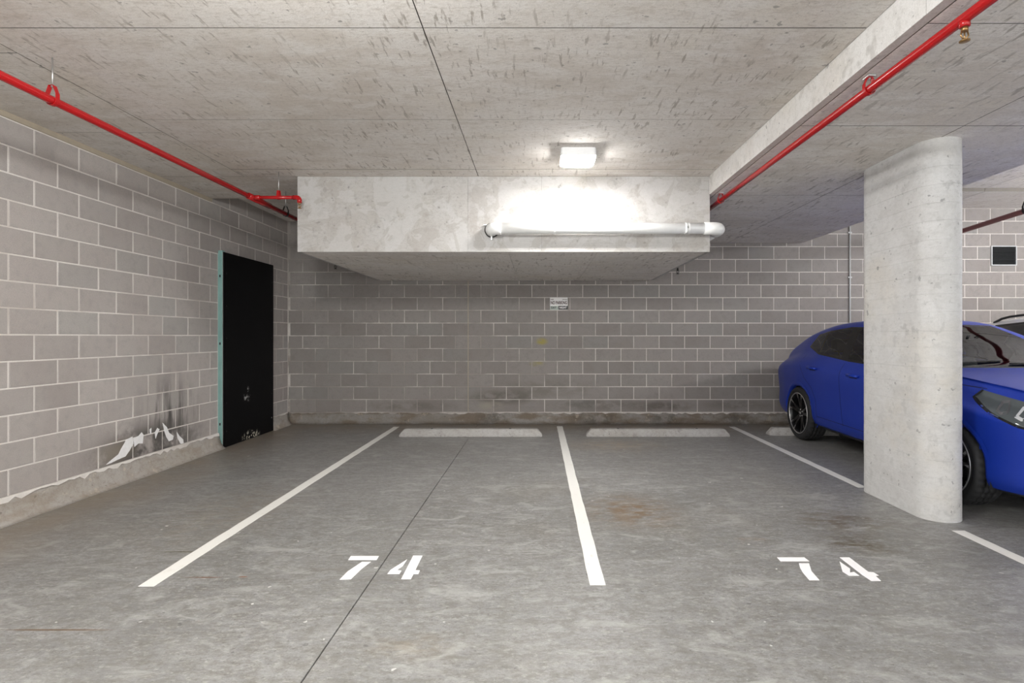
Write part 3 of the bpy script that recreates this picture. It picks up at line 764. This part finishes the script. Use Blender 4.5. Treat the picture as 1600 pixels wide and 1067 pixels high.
def catmull(P, ns):
    out = []
    for i in range(len(P)-1):
        p0 = P[i-1] if i else (2*P[0][0]-P[1][0], 2*P[0][1]-P[1][1])
        p1, p2 = P[i], P[i+1]
        p3 = P[i+2] if i+2 < len(P) else (2*p2[0]-p1[0], 2*p2[1]-p1[1])
        for k in range(ns[i]):
            u = k/ns[i]
            out.append(tuple(.5*((2*b)+(-a+c)*u+(2*a-5*b+4*c-d)*u*u+(-a+3*b-3*c+d)*u**3) for a, b, c, d in zip(p0, p1, p2, p3)))
    out.append(P[-1]); return out
def inpoly(p, poly):
    x, y = p; r = False; n = len(poly)
    for i in range(n):
        (x0, y0), (x1, y1) = poly[i], poly[(i+1) % n]
        if (y0 > y) != (y1 > y) and x < (x1-x0)*(y-y0)/(y1-y0)+x0: r = not r
    return r
def paint(name, col, rough, metal=.35, coat=.3):
    t = NT(name); n = t.noise(600, 2); c = t.mix(t.ramp(n, .3, .7, 0, .25), col, tuple(min(1, v*1.5) for v in col[:3])+(1,))
    t.color(c); t.set(Roughness=rough, Metallic=metal); t.b.inputs['Coat Weight'].default_value = coat; t.b.inputs['Coat Roughness'].default_value = .15; return t.m
def glass(name, tint):
    m = bpy.data.materials.new(name); m.use_nodes = True; nt = m.node_tree; nt.nodes.clear()
    out = nt.nodes.new('ShaderNodeOutputMaterial'); mx = nt.nodes.new('ShaderNodeMixShader'); tr = nt.nodes.new('ShaderNodeBsdfTransparent'); gl = nt.nodes.new('ShaderNodeBsdfGlossy')
    fr = nt.nodes.new('ShaderNodeFresnel'); fr.inputs[0].default_value = 1.6; tr.inputs[0].default_value = (*tint, 1); gl.inputs['Roughness'].default_value = .02
    geo = nt.nodes.new('ShaderNodeNewGeometry'); mr = nt.nodes.new('ShaderNodeMapRange'); mr.inputs['To Min'].default_value = .03; mr.inputs['To Max'].default_value = 1
    nt.links.new(fr.outputs[0], mr.inputs['Value']); nt.links.new(mr.outputs[0], mx.inputs[0]); nt.links.new(tr.outputs[0], mx.inputs[1]); nt.links.new(gl.outputs[0], mx.inputs[2]); nt.links.new(mx.outputs[0], out.inputs[0]); return m
M['blue'] = paint('satin_blue_paint', (.008, .040, .40, 1), .38, .3, .15)
M['carwhite'] = paint('white_car_paint', (.72, .72, .73, 1), .25, 0, 1)
M['tint'] = glass('tinted_glass', (.42, .46, .47)); M['clear'] = glass('windscreen_glass', (.62, .66, .66))
M['trim'] = plain('gloss_black_trim', (.006, .006, .007, 1), .22)
M['matte'] = plain('matte_black_plastic', (.014, .014, .015, 1), .7)
M['tyre'] = plain('tyre_rubber', (.018, .018, .019, 1), .75, var=.3)
M['rim_black'] = plain('black_alloy', (.012, .012, .013, 1), .3, .3)
M['rim_silver'] = plain('machined_alloy', (.62, .62, .63, 1), .3, .85)
M['seat'] = plain('dark_grey_seat', (.05, .05, .053, 1), .7)
M['lens_red'] = plain('red_lens', (.30, .012, .016, 1), .15)
M['lens_dark'] = plain('smoked_lamp_lens', (.10, .115, .12, 1), .08, .2)
M['lamp_white'] = plain('lamp_reflector', (.75, .77, .78, 1), .2, .3)
M['disc'] = plain('brake_disc', (.25, .25, .25, 1), .4, .9)

def build_car(spec):
    t = thing(spec['name'], spec['label'], 'car', spec['loc'], spec['rz'])
    ys = spec['ys']; TOP, HW, ZB, BELT, WB = spec['top'], spec['hw'], spec['zb'], spec['belt'], spec['wb']
    y0, y1 = TOP[0][0], TOP[-1][0]; N = 150; bm = bmesh.new(); cols = []
    ylist = [y0+(y1-y0)*(.5-.5*math.cos(math.pi*i/N))*.35+(y1-y0)*(i/N)*.65 for i in range(N+1)]
    kind = {}
    for y in ylist:
        hw = interp(HW, y); zb = interp(ZB, y); zt = interp(TOP, y); ze = min(interp(BELT, y), zt-.03); wbt = min(interp(WB, y), hw-.01)
        h = zt-ze; k = spec['tumble'] if h > .1 else .5; hb = ze-zb
        low = [(0, zb), (hw*.6, zb), (hw-.10, zb+.004), (hw-.03, zb+hb*.09), (hw-.012, zb+hb*.22), (hw-.018, zb+hb*.42), (hw-.002, zb+hb*.68), (hw-.006, zb+hb*.84), (wbt+.028, ze-hb*.045), (wbt, ze)]
        A = (wbt, ze); kk = k*h
        up = [A, (wbt-kk*.33, ze+.35*h), (wbt-kk*.66, ze+.67*h), (wbt-kk*.93-.012, ze+.87*h), (wbt-kk-.09*min(1, h*4), ze+.955*h), ((wbt-kk)*.45, ze+.99*h), (0, zt)]
        sec = catmull(low, [1, 1, 2, 2, 3, 3, 3, 3, 2])[:-1]+catmull(up, [5, 4, 4, 4, 4, 4])
        cols.append(sec)
    nr = len(cols[0]); ibelt = 20; R = 0
    V = []
    for y, sec in zip(ylist, cols):
        V.append(([bm.verts.new((-x, y, z)) for x, z in sec], [bm.verts.new((x, y, z)) if x > 1e-6 else None for x, z in sec]))
    for a, b in zip(V, V[1:]):
        for i in range(nr-1):
            bm.faces.new((a[0][i], a[0][i+1], b[0][i+1], b[0][i]))
            g4 = [a[1][i] or a[0][i], a[1][i+1] or a[0][i+1], b[1][i+1] or b[0][i+1], b[1][i] or b[0][i]]
            bm.faces.new(g4[::-1])
    for a in (V[0], V[-1]):
        bm.faces.new([v for v in a[0]]+[v for v in a[1][::-1] if v])
    bmesh.ops.recalc_face_normals(bm, faces=bm.faces)
    bm.normal_update()
    # soft crease lines: wheel arches
    AX = ((0, spec['wr']), (spec['wbase'], spec['wr'])); ra = spec['arch']
    bm.verts.ensure_lookup_table()
    for v in bm.verts:
        if abs(v.co.x) < .5: continue
        for ay, az in AX:
            d = math.hypot(v.co.y-ay, v.co.z-az)
            if v.co.z > az-.2 and abs(d-ra) < .018 and d > 1e-4:
                s = ra/d; v.co.y = ay+(v.co.y-ay)*s; v.co.z = az+(v.co.z-az)*s
    # exact cuts (side view) for glass and lamps
    def cut(poly, sel):
        n = len(poly)
        for i in range(n):
            (ya, za), (yb_, zb_) = poly[i], poly[(i+1) % n]
            fs = [f for f in bm.faces if sel(f)]
            geom = list({e for f in fs for e in f.edges} | {v for f in fs for v in f.verts})+fs
            bmesh.ops.bisect_plane(bm, geom=geom, plane_co=(0, ya, za), plane_no=(0, -(zb_-za), yb_-ya), dist=1e-5)
    side = lambda p: (lambda f, lo=min(q[0] for q in p)-.06, hi=max(q[0] for q in p)+.06, zl=min(q[1] for q in p)-.05, zh=max(q[1] for q in p)+.05:
                      lo < f.calc_center_median().y < hi and zl < f.calc_center_median().z < zh and abs(f.calc_center_median().x) > .3 and abs(f.normal.x) > .18)
    for nm, p, mt, d in spec['side_cuts']: cut(p, side(p))
    bm.normal_update()
    for ysn in spec['ycuts']:
        fs = [f for f in bm.faces if f.calc_center_median().z > .9 and abs(f.calc_center_median().y-ysn[0]) < .4]
        geom = list({e for f in fs for e in f.edges} | {v for f in fs for v in f.verts})+fs
        bmesh.ops.bisect_plane(bm, geom=geom, plane_co=(0, ysn[0], ysn[1]), plane_no=(0, math.cos(ysn[2]), math.sin(ysn[2])), dist=1e-5)
    bm.normal_update()
    parts = {}; dele = []
    for f in bm.faces:
        c = f.calc_center_median(); key = ('body', 0)
        if abs(c.x) > .45 and any(math.hypot(c.y-ay, c.z-az) < ra-.0005 and c.z < az+ra for ay, az in AX) or \
           (abs(c.x) > .55 and c.z < .36 and any(abs(c.y-ay) < math.sqrt(max(0, ra*ra-(c.z-az)**2)) for ay, az in AX)):
            dele.append(f); continue
        s = 1 if c.x > 0 else -1
        hit = False
        for nm, p, mt, d in spec['side_cuts']:
            if abs(c.x) > .3 and abs(f.normal.x) > .2 and inpoly((c.y, c.z), p): key = (nm, s, mt, d); hit = True; break
        if not hit:
            for nm, fn, mt in spec['top_cuts']:
                if fn(c, f.normal): key = (nm, 0, mt, 0); break
            else:
                if c.z < spec['under']: key = ('underside', 0, 'matte', 0)
        parts.setdefault(key, []).append(f)
    body = None; made = {}
    for key, fs in sorted(parts.items(), key=lambda kv: (kv[0][0] != 'body', str(kv[0]))):
        b = bmesh.new(); m = {}
        for f in fs:
            vs_ = []
            for v in f.verts:
                if v not in m: m[v] = b.verts.new(v.co)
                vs_.append(m[v])
            nf = b.faces.new(vs_); nf.smooth = True
        mat = M[spec['paint']] if key[0] == 'body' else M[key[2]]
        me = bpy.data.meshes.new(key[0])
        b.normal_update()
        b.to_mesh(me); b.free(); me.materials.append(mat)
        me.polygons.foreach_set('use_smooth', [True]*len(me.polygons))
        try: me.set_sharp_from_angle(angle=math.radians(32))
        except Exception: pass
        o = link(key[0], me, None, t); made[key] = o
        if key[0] in ('body',): body = o
    bvh = BVHTree.FromBMesh(bm); bm.free()
    def surf(y, z, s):
        hit = bvh.ray_cast(Vector((s*2, y, z)), Vector((-s, 0, 0)))
        return hit[0] if hit[0] else Vector((s*.85, y, z))
    t2 = t
    def ribbon(name, pts, wd, mat, parent, s, lift=.0015):
        b = bmesh.new(); rows = []
        P = []
        for (ya, za), (yb_, zb_) in zip(pts, pts[1:]):
            n = max(1, int(math.hypot(yb_-ya, zb_-za)/.04))
            P += [(ya+(yb_-ya)*k/n, za+(zb_-za)*k/n) for k in range(n)]
        P.append(pts[-1])
        for i, (y, z) in enumerate(P):
            d = Vector((P[min(i+1, len(P)-1)][0]-P[max(i-1, 0)][0], P[min(i+1, len(P)-1)][1]-P[max(i-1, 0)][1])).normalized()
            row = []
            for q in (-1, 1):
                yy_, zz_ = y-d[1]*wd/2*q, z+d[0]*wd/2*q; p = surf(yy_, zz_, s); row.append(b.verts.new((p.x+s*lift, yy_, zz_)))
            rows.append(row)
        for a, c in zip(rows, rows[1:]): b.faces.new((a[0], a[1], c[1], c[0]))
        return obj(name, b, mat, parent)
    for s in (-1, 1):
        for nm, pts, wd, mt in spec['ribbons']: ribbon(nm, pts, wd, M[mt], body, s)
        for (y, z) in spec['handles']:
            p = surf(y, z, s); b = bmesh.new()
            tube(b, [(p.x-s*.004, y-.105, z-.004), (p.x+s*.026, y-.085, z), (p.x+s*.03, y, z+.003), (p.x+s*.026, y+.085, z+.004), (p.x-s*.004, y+.105, z+.003)], [.010, .013, .014, .013, .010], 10)
            for v in b.verts: v.co.z = z+(v.co.z-z)*1.25
            obj('door_handle', b, M[spec['paint']], body)
            b = bmesh.new(); box(b, min(p.x+s*.0005, p.x+s*.004), max(p.x+s*.0005, p.x+s*.004), y-.07, y+.07, z-.028, z-.012); obj('handle_recess', b, M['matte'], body)
        # arch lip
        for ay, az in AX:
            b = bmesh.new(); rows = []
            for k in range(41):
                a = math.radians(-18+216*k/40); row = []
                for rr, dx in ((ra-.012, -.05), (ra-.008, .004), (ra+.012, .008), (ra+.04, .003)):
                    y, z = ay+math.cos(a)*rr, az+math.sin(a)*rr; p = surf(ay+math.cos(a)*(ra+.03), az+math.sin(a)*(ra+.03), s)
                    q = surf(y, z, s) if rr > ra+.02 else p
                    row.append(b.verts.new((q.x+s*dx, y, z)))
                rows.append(row)
            for a_, c_ in zip(rows, rows[1:]):
                for k in range(3): b.faces.new((a_[k], a_[k+1], c_[k+1], c_[k])).smooth = True
            obj('wheel_arch', b, M[spec['paint']] if spec['paint'] == 'blue' else M['matte'], body)
            b = bmesh.new(); lathe(b, [(ra+.03, s*.87), (ra+.03, s*.50)], 40, 'X', (0, ay, az)); lathe(b, [(ra+.03, s*.50), (.001, s*.50)], 40, 'X', (0, ay, az))
            for f in [f for f in b.faces if f.calc_center_median().z < .2]: b.faces.remove(f)
            obj('arch_liner', b, M['matte'], body)
    # floor pan keeps light out of the cabin
    b = bmesh.new(); box(b, -.50, .50, y0+.25, y1-.2, .22, .40); box(b, -.80, .80, ra+.05, spec['wbase']-ra-.05, .22, .36); obj('floor_pan', b, M['matte'], t)
    # wheels
    wr, rr, tw = spec['wr'], spec['rim'], .245
    tread = bmesh.new()
    prof = [(rr-.012, .0), (rr+.004, .012), (rr+.03, .004), (wr-.04, -.002), (wr-.018, .008), (wr-.005, .026), (wr-.001, .05)]
    for gx in (.078, .122, .166): prof += [(wr, gx-.005), (wr-.008, gx-.004), (wr-.008, gx+.004), (wr, gx+.005)]
    prof += [(wr-.001, tw-.05), (wr-.005, tw-.026), (wr-.018, tw-.008), (wr-.04, tw+.002), (rr+.03, tw-.004), (rr-.012, tw)]
    lathe(tread, prof, 144, 'X')
    tread.verts.ensure_lookup_table()
    for i, v in enumerate(tread.verts):
        ring, k = divmod(i, 144)
        if 4 <= ring <= len(prof)-5 and k % 4 == 0:
            r0 = math.hypot(v.co.y, v.co.z)
            if r0 > wr-.012: v.co.y *= 1-.010/r0; v.co.z *= 1-.010/r0
    tyre_me = bpy.data.meshes.new('tyre'); bmesh.ops.recalc_face_normals(tread, faces=tread.faces); tread.to_mesh(tyre_me); tread.free(); tyre_me.materials.append(M['tyre'])
    bar = bmesh.new(); lathe(bar, [(rr-.02, .20), (rr-.03, .06), (rr-.022, .016), (rr-.014, .008)], 64, 'X'); lathe(bar, [(.001, .075), (.075, .07), (.085, .10), (.085, .20)], 40, 'X')
    bar_me = bpy.data.meshes.new('wheel'); bmesh.ops.recalc_face_normals(bar, faces=bar.faces); bar.to_mesh(bar_me); bar.free(); bar_me.materials.append(M['rim_black'])
    lip = bmesh.new(); lathe(lip, [(rr-.014, .010), (rr-.013, .003), (rr-.004, .001), (rr+.001, .006), (rr-.004, .012)], 72, 'X'); lip_me = bpy.data.meshes.new('rim_lip'); lip.to_mesh(lip_me); lip.free(); lip_me.materials.append(M['rim_silver'])
    dsc = bmesh.new(); lathe(dsc, [(.001, .115), (.165, .115), (.165, .14), (.001, .14)], 48, 'X'); dsc_me = bpy.data.meshes.new('brake_disc'); dsc.to_mesh(dsc_me); dsc.free(); dsc_me.materials.append(M['disc'])
    def spoke_mesh():
        b = bmesh.new()
        for q in (-1, 1):
            # a Y-spoke arm from the hub to the lip, dished, tapering
            pts = [(.055, .03*q*.4, .045, .022), (.13, .022*q, .030, .018), (.20, .040*q, .020, .015), (rr-.012, .062*q, .010, .014)]
            rows = []
            for r_, off_, x_, hw_ in pts: rows.append([b.verts.new(p) for p in ((x_, off_-hw_, r_), (x_, off_+hw_, r_), (x_+.035, off_+hw_*.8, r_), (x_+.035, off_-hw_*.8, r_))])
            for a, c in zip(rows, rows[1:]):
                for k in range(4): b.faces.new((a[k], a[(k+1) % 4], c[(k+1) % 4], c[k]))
        me = bpy.data.meshes.new('spoke'); bmesh.ops.recalc_face_normals(b, faces=b.faces); b.to_mesh(me); b.free(); me.materials.append(M['rim_black'])
        tips = []
        for q in (-1, 1):
            b = bmesh.new()
            p = [(rr-.013, .062*q-.016, .0075), (rr-.013, .062*q+.016, .0075), (.185, .036*q+(.012 if q > 0 else -.004), .0205), (.205, .041*q-(.004 if q > 0 else .012), .0175)]
            v = [b.verts.new((x_, o_, r_)) for r_, o_, x_ in p]; b.faces.new(v)
            bmesh.ops.solidify(b, geom=list(b.faces), thickness=.002)
            me2 = bpy.data.meshes.new('spoke_tip'); b.to_mesh(me2); b.free(); me2.materials.append(M['rim_silver']); tips.append(me2)
        return me, tips
    sp, tip = spoke_mesh()
    cap = bmesh.new(); lathe(cap, [(.001, .036), (.028, .038), (.032, .044), (.06, .048), (.062, .07)], 28, 'X'); cap_me = bpy.data.meshes.new('hub_cap'); cap.to_mesh(cap_me); cap.free(); cap_me.materials.append(M['rim_black'])
    bolt = bmesh.new()
    for k in range(5): a = 2*math.pi*k/5; tube(bolt, [(.040, math.cos(a)*.046, math.sin(a)*.046), (.06, math.cos(a)*.046, math.sin(a)*.046)], .008, 8)
    lathe(bolt, [(.001, .034), (.016, .0345), (.018, .038)], 16, 'X'); bolt_me = bpy.data.meshes.new('wheel_bolts'); bolt.to_mesh(bolt_me); bolt.free(); bolt_me.materials.append(M['rim_silver'])
    for ay in (0, spec['wbase']):
        for s in (-1, 1):
            wo = link('wheel', bar_me, None, t); wo.location = (s*spec['track'], ay, wr); wo.rotation_euler = (random.uniform(0, 1.2), 0, 0 if s < 0 else math.pi)
            for nm, me in (('tyre', tyre_me), ('rim_lip', lip_me), ('brake_disc', dsc_me), ('hub_cap', cap_me), ('wheel_bolts', bolt_me)): link(nm, me, None, wo)
            for k in range(5):
                for nm, me in (('spoke', sp), ('spoke_tip', tip[0]), ('spoke_tip', tip[1])):
                    o = link(nm, me, None, wo); o.rotation_euler = (2*math.pi*k/5, 0, 0)
    # cabin
    def seat(x, y, z):
        b = bmesh.new(); box(b, x-.25, x+.25, y-.26, y+.24, z-.12, z+.04, .05); obj('seat', b, M['seat'], t)
        b = bmesh.new(); box(b, x-.24, x+.24, -.06, .06, 0, .60, .05)
        bmesh.ops.rotate(b, verts=b.verts, matrix=Matrix.Rotation(-.30, 3, 'X')); bmesh.ops.translate(b, verts=b.verts, vec=(0, y+.24, z)); obj('seat_back', b, M['seat'], t)
        b = bmesh.new(); box(b, x-.13, x+.13, y+.40, y+.50, z+.61, z+.78, .035); tube(b, [(x-.05, y+.44, z+.55), (x-.05, y+.45, z+.64)], .007, 6); tube(b, [(x+.05, y+.44, z+.55), (x+.05, y+.45, z+.64)], .007, 6); obj('headrest', b, M['seat'], t)
    zf = spec['seat_z']
    for x in (-.37, .37): seat(x, 1.28, zf)
    for x in (-.40, .40): seat(x, 2.10, zf)
    b = bmesh.new(); box(b, -.74, .74, .50, .82, .80, 1.035, .06); obj('dashboard', b, M['matte'], t)
    b = bmesh.new()
    for k in range(24):
        a0, a1 = 2*math.pi*k/24, 2*math.pi*(k+1)/24
        tube(b, [(-.37+.18*math.cos(a0), .93+.05*math.sin(a0), .99+.17*math.sin(a0)), (-.37+.18*math.cos(a1), .93+.05*math.sin(a1), .99+.17*math.sin(a1))], .015, 8, False)
    tube(b, [(-.53, .93, .99), (-.21, .93, .99)], .02, 8); tube(b, [(-.37, .94, .99), (-.37, .80, .90)], .03, 8); obj('steering_wheel', b, M['matte'], t)
    zm = spec['mirror']; b = bmesh.new(); box(b, -.12, .12, zm[0]-.02, zm[0]+.02, zm[1]-.035, zm[1]+.035, .015); tube(b, [(0, zm[0], zm[1]), (0, zm[0]-.06, zm[1]+.07)], .012, 8); obj('interior_mirror', b, M['matte'], t)
    for s in (-1, 1):
        b = bmesh.new(); box(b, -.11, .11, -.06, .05, -.075, .075, .04); bmesh.ops.translate(b, verts=b.verts, vec=(s*.99, .74, 1.09)); o = obj('wing_mirror', b, M[spec['paint']], t, smooth=True)
        b = T([(s*.84, .74, 1.03), (s*.92, .74, 1.05)], .022, 10); obj('mirror_arm', b, M['matte'], o)
        if spec.get('rails'):
            b = bmesh.new(); pts = []
            for k in range(15):
                y = spec['rails'][0]+(spec['rails'][1]-spec['rails'][0])*k/14; e = min(k, 14-k); lift = .045 if e > 1 else (.035 if e == 1 else .0)
                hit = bvh.ray_cast(Vector((s*spec['rails'][2], y, 3)), Vector((0, 0, -1))); pts.append((s*spec['rails'][2], y, (hit[0].z if hit[0] else 1.6)+lift))
            tube(b, pts, .017, 10); obj('roof_rail', b, M['trim'], t)
    return t, body, surf, bvh, made

blue = dict(name='parked_car', label='blue coupe-roofed SUV parked nose out behind the concrete column', paint='blue', loc=(4.27, 4.31, 0), rz=-.0409, ys=None,
    top=[(-.87, .62), (-.85, .76), (-.78, .87), (-.6, .955), (-.2, 1.02), (.2, 1.065), (.44, 1.09), (.62, 1.18), (.9, 1.33), (1.15, 1.44), (1.35, 1.515), (1.6, 1.56), (1.9, 1.572), (2.2, 1.553), (2.5, 1.505), (2.8, 1.43), (3.08, 1.325), (3.32, 1.21), (3.44, 1.15), (3.52, 1.08), (3.62, .95), (3.67, .80), (3.68, .66)],
    hw=[(-.87, .60), (-.84, .70), (-.75, .79), (-.6, .85), (-.35, .90), (0, .922), (.5, .912), (1.35, .905), (2.2, .912), (2.69, .925), (3.1, .908), (3.4, .86), (3.58, .80), (3.65, .74), (3.68, .68)],
    zb=[(-.87, .38), (-.8, .24), (-.4, .21), (.4, .225), (2.2, .24), (3.2, .26), (3.55, .30), (3.68, .42)],
    belt=[(-.87, .58), (-.8, .78), (-.5, .89), (0, .975), (.5, 1.025), (1.0, 1.065), (1.5, 1.085), (2.0, 1.12), (2.4, 1.165), (2.75, 1.175), (3.1, 1.135), (3.35, 1.09), (3.5, 1.03), (3.62, .88), (3.68, .62)],
    wb=[(-.87, .52), (-.8, .62), (-.5, .74), (0, .80), (.5, .815), (1.35, .83), (2.2, .82), (2.7, .79), (3.2, .745), (3.5, .70), (3.68, .6)],
    tumble=.50, wr=.352, arch=.385, wbase=2.69, rim=.272, track=.915, under=.252, seat_z=.56, mirror=(1.02, 1.31),
    side_cuts=[
        ('window', [(2.31, 1.175), (2.60, 1.245), (2.52, 1.37), (2.33, 1.41)], 'tint', 0),
        ('window', [(1.78, 1.125), (2.28, 1.17), (2.30, 1.415), (2.0, 1.452), (1.84, 1.462)], 'tint', 0),
        ('window', [(.78, 1.075), (1.62, 1.11), (1.68, 1.465), (1.40, 1.44), (1.15, 1.36)], 'tint', 0),
        ('window_surround', [(.62, 1.05), (1.6, 1.088), (2.3, 1.145), (2.66, 1.235), (2.55, 1.40), (2.3, 1.445), (1.9, 1.485), (1.5, 1.475), (1.2, 1.395)], 'trim', 0),
        ('headlight', [(-.22, .955), (-.20, .90), (-.42, .80), (-.62, .73), (-.80, .71), (-.83, .80), (-.6, .885)], 'lens_dark', 0),
        ('tail_light', [(3.30, 1.055), (3.40, .985), (3.66, .95), (3.66, 1.06), (3.50, 1.09)], 'lens_red', 0)],
    ycuts=[(.47, 1.09, 0), (1.30, 1.50, 0), (2.55, 1.49, 0), (3.25, 1.24, 0), (.43, 1.08, 0)],
    top_cuts=[('windscreen', lambda c, n: .47 < c.y < 1.30 and c.z > interp(blue['top'], c.y)-.06 and abs(c.x) < .62-.14*(c.y-.47)/.83 and n.z > .3, 'clear'),
              ('rear_window', lambda c, n: 2.55 < c.y < 3.25 and c.z > interp(blue['top'], c.y)-.05 and abs(c.x) < .50, 'tint'),
              ('cowl', lambda c, n: .43 < c.y < .47 and n.z > .3 and abs(c.x) < .66, 'matte')],
    ribbons=[('door_gap', [(1.64, 1.07), (1.66, .95), (1.66, .6), (1.60, .36)], .006, 'matte'), ('door_gap', [(.50, 1.0), (.52, .8), (.50, .36)], .006, 'matte'),
             ('door_gap', [(2.62, 1.13), (2.60, 1.0), (2.50, .84), (2.33, .72), (2.22, .55), (2.2, .36)], .006, 'matte'), ('sill_gap', [(.50, .36), (1.3, .37), (2.2, .38)], .005, 'matte'),
             ('hood_gap', [(-.25, .965), (.1, .985), (.42, 1.012)], .005, 'matte'), ('light_surround', [(-.22, .955), (-.20, .90), (-.42, .80), (-.62, .73), (-.80, .71)], .016, 'trim')],
    handles=[(2.28, .975), (1.38, .945)])
ct, cbody, csurf, cbvh, cmade = build_car(blue)
# headlamp light guides, front grille, wipers, rear lip
for s in (-1, 1):
    hl = [o for k, o in cmade.items() if k[0] == 'headlight' and k[1] == s]
    for shape in ([(-.47, .87), (-.44, .90), (-.40, .89), (-.44, .82), (-.49, .795), (-.52, .81)], [(-.62, .855), (-.58, .875), (-.54, .865), (-.57, .79), (-.62, .77), (-.66, .79)]):
        if not hl: continue
        b = bmesh.new(); n = len(shape); cy = sum(p[0] for p in shape)/n; cz = sum(p[1] for p in shape)/n
        for i in range(n):
            q = []
            for (y, z) in (shape[i], shape[(i+1) % n]):
                for f in (1.0, .62):
                    yy_, zz_ = cy+(y-cy)*f, cz+(z-cz)*f; p = csurf(yy_, zz_, s); q.append(b.verts.new((p.x+s*.002, yy_, zz_)))
            b.faces.new((q[0], q[1], q[3], q[2]))
        obj('light_guide', b, M['lamp_white'] if shape[0][0] < -.5 else M['disc'], hl[0])
for s in (-1, 1):
    shp = [(s*.03, .74), (s*.06, .77), (s*.30, .765), (s*.37, .71), (s*.33, .56), (s*.27, .51), (s*.09, .51), (s*.04, .56)]
    b = bmesh.new(); prism(b, shp, lambda u, v, q: (u, q, v), -.885, -.80); gr = obj('grille', b, M['trim'], ct)
    for k in range(6):
        x = s*(.08+k*.046); obj('grille_bar', B(x-.006, x+.006, -.892, -.884, .535, .745), M['rim_black'], gr)
b = bmesh.new(); box(b, -.62, .62, -.86, -.78, .24, .42, .03); obj('lower_intake', b, M['matte'], ct)
for x0, x1 in ((-.60, -.02), (.02, .62)):
    pts = []
    for k in range(9):
        x = x0+(x1-x0)*k/8; y = .50+.05*k/8; h_ = cbvh.ray_cast(Vector((x, y, 3)), Vector((0, 0, -1))); pts.append((x, y, h_[0].z+.012))
    obj('wiper', T(pts, .008, 6), M['matte'], ct)
b = bmesh.new(); rows = []
for k in range(25):
    x = -.60+1.2*k/24; e = 1-abs(x/.62)**4; rows.append([b.verts.new((x, 3.28, 1.222-.02*(x/.6)**2)), b.verts.new((x, 3.44+.03*e, 1.205-.03*(x/.6)**2)), b.verts.new((x, 3.40, 1.165-.03*(x/.6)**2))])
for a, c in zip(rows, rows[1:]):
    for k in range(2): b.faces.new((a[k], a[k+1], c[k+1], c[k]))
obj('rear_spoiler', b, M['blue'], ct)

white = dict(blue); white.update(name='parked_car', label='white SUV with black roof rails parked beyond the blue car', paint='carwhite', loc=(6.98, 4.35, 0), rz=0,
    top=[(-.87, .64), (-.85, .80), (-.78, .93), (-.6, 1.02), (-.2, 1.08), (.2, 1.12), (.44, 1.145), (.62, 1.24), (.9, 1.40), (1.15, 1.53), (1.35, 1.60), (1.6, 1.645), (1.9, 1.66), (2.3, 1.655), (2.6, 1.64), (2.9, 1.61), (3.15, 1.56), (3.32, 1.42), (3.45, 1.22), (3.54, 1.05), (3.60, .9), (3.62, .75)],
    hw=[(-.87, .60), (-.84, .70), (-.75, .79), (-.6, .85), (-.35, .90), (0, .922), (.5, .912), (1.35, .905), (2.2, .912), (2.69, .925), (3.1, .90), (3.35, .86), (3.52, .80), (3.62, .72)],
    zb=[(-.87, .38), (-.8, .24), (-.4, .21), (.4, .225), (2.2, .24), (3.2, .26), (3.5, .30), (3.62, .42)],
    belt=[(-.87, .60), (-.8, .82), (-.5, .95), (0, 1.03), (.5, 1.075), (1.0, 1.10), (2.0, 1.13), (2.75, 1.16), (3.1, 1.16), (3.35, 1.12), (3.5, .98), (3.62, .70)],
    wb=[(-.87, .52), (-.8, .62), (-.5, .74), (0, .80), (.5, .815), (1.35, .84), (2.2, .835), (2.7, .82), (3.2, .79), (3.5, .72), (3.62, .62)],
    tumble=.34, rim=.245, arch=.38, side_cuts=[
        ('window', [(2.38, 1.20), (2.98, 1.25), (2.86, 1.50), (2.38, 1.545)], 'tint', 0),
        ('window', [(1.78, 1.16), (2.33, 1.19), (2.33, 1.55), (1.80, 1.565)], 'tint', 0),
        ('window', [(.82, 1.13), (1.68, 1.15), (1.70, 1.56), (1.42, 1.545), (1.2, 1.46)], 'tint', 0),
        ('window_surround', [(.66, 1.105), (1.6, 1.125), (2.4, 1.165), (3.05, 1.23), (2.90, 1.53), (2.3, 1.575), (1.7, 1.585), (1.42, 1.57), (1.15, 1.48)], 'trim', 0),
        ('headlight', [(-.30, .98), (-.30, .90), (-.7, .80), (-.80, .86), (-.6, .96)], 'lens_dark', 0),
        ('tail_light', [(3.25, 1.12), (3.27, .95), (3.56, .93), (3.50, 1.12)], 'lens_red', 0)],
    ycuts=[(.47, 1.15, 0), (1.30, 1.58, 0), (3.18, 1.55, 0), (3.40, 1.3, 0)],
    top_cuts=[('windscreen', lambda c, n: .47 < c.y < 1.30 and c.z > interp(white['top'], c.y)-.06 and abs(c.x) < .66-.1*(c.y-.47)/.83 and n.z > .3, 'clear'),
              ('rear_window', lambda c, n: 3.18 < c.y < 3.40 and abs(c.x) < .60 and c.z > 1.2, 'tint')],
    ribbons=[('door_gap', [(1.73, 1.09), (1.75, .6), (1.70, .36)], .006, 'matte'), ('door_gap', [(.50, 1.04), (.52, .8), (.50, .36)], .006, 'matte')],
    handles=[(2.25, 1.0), (1.45, .98)], mirror=(1.05, 1.40), rails=(1.25, 2.98, .625), seat_z=.62)
build_car(white)
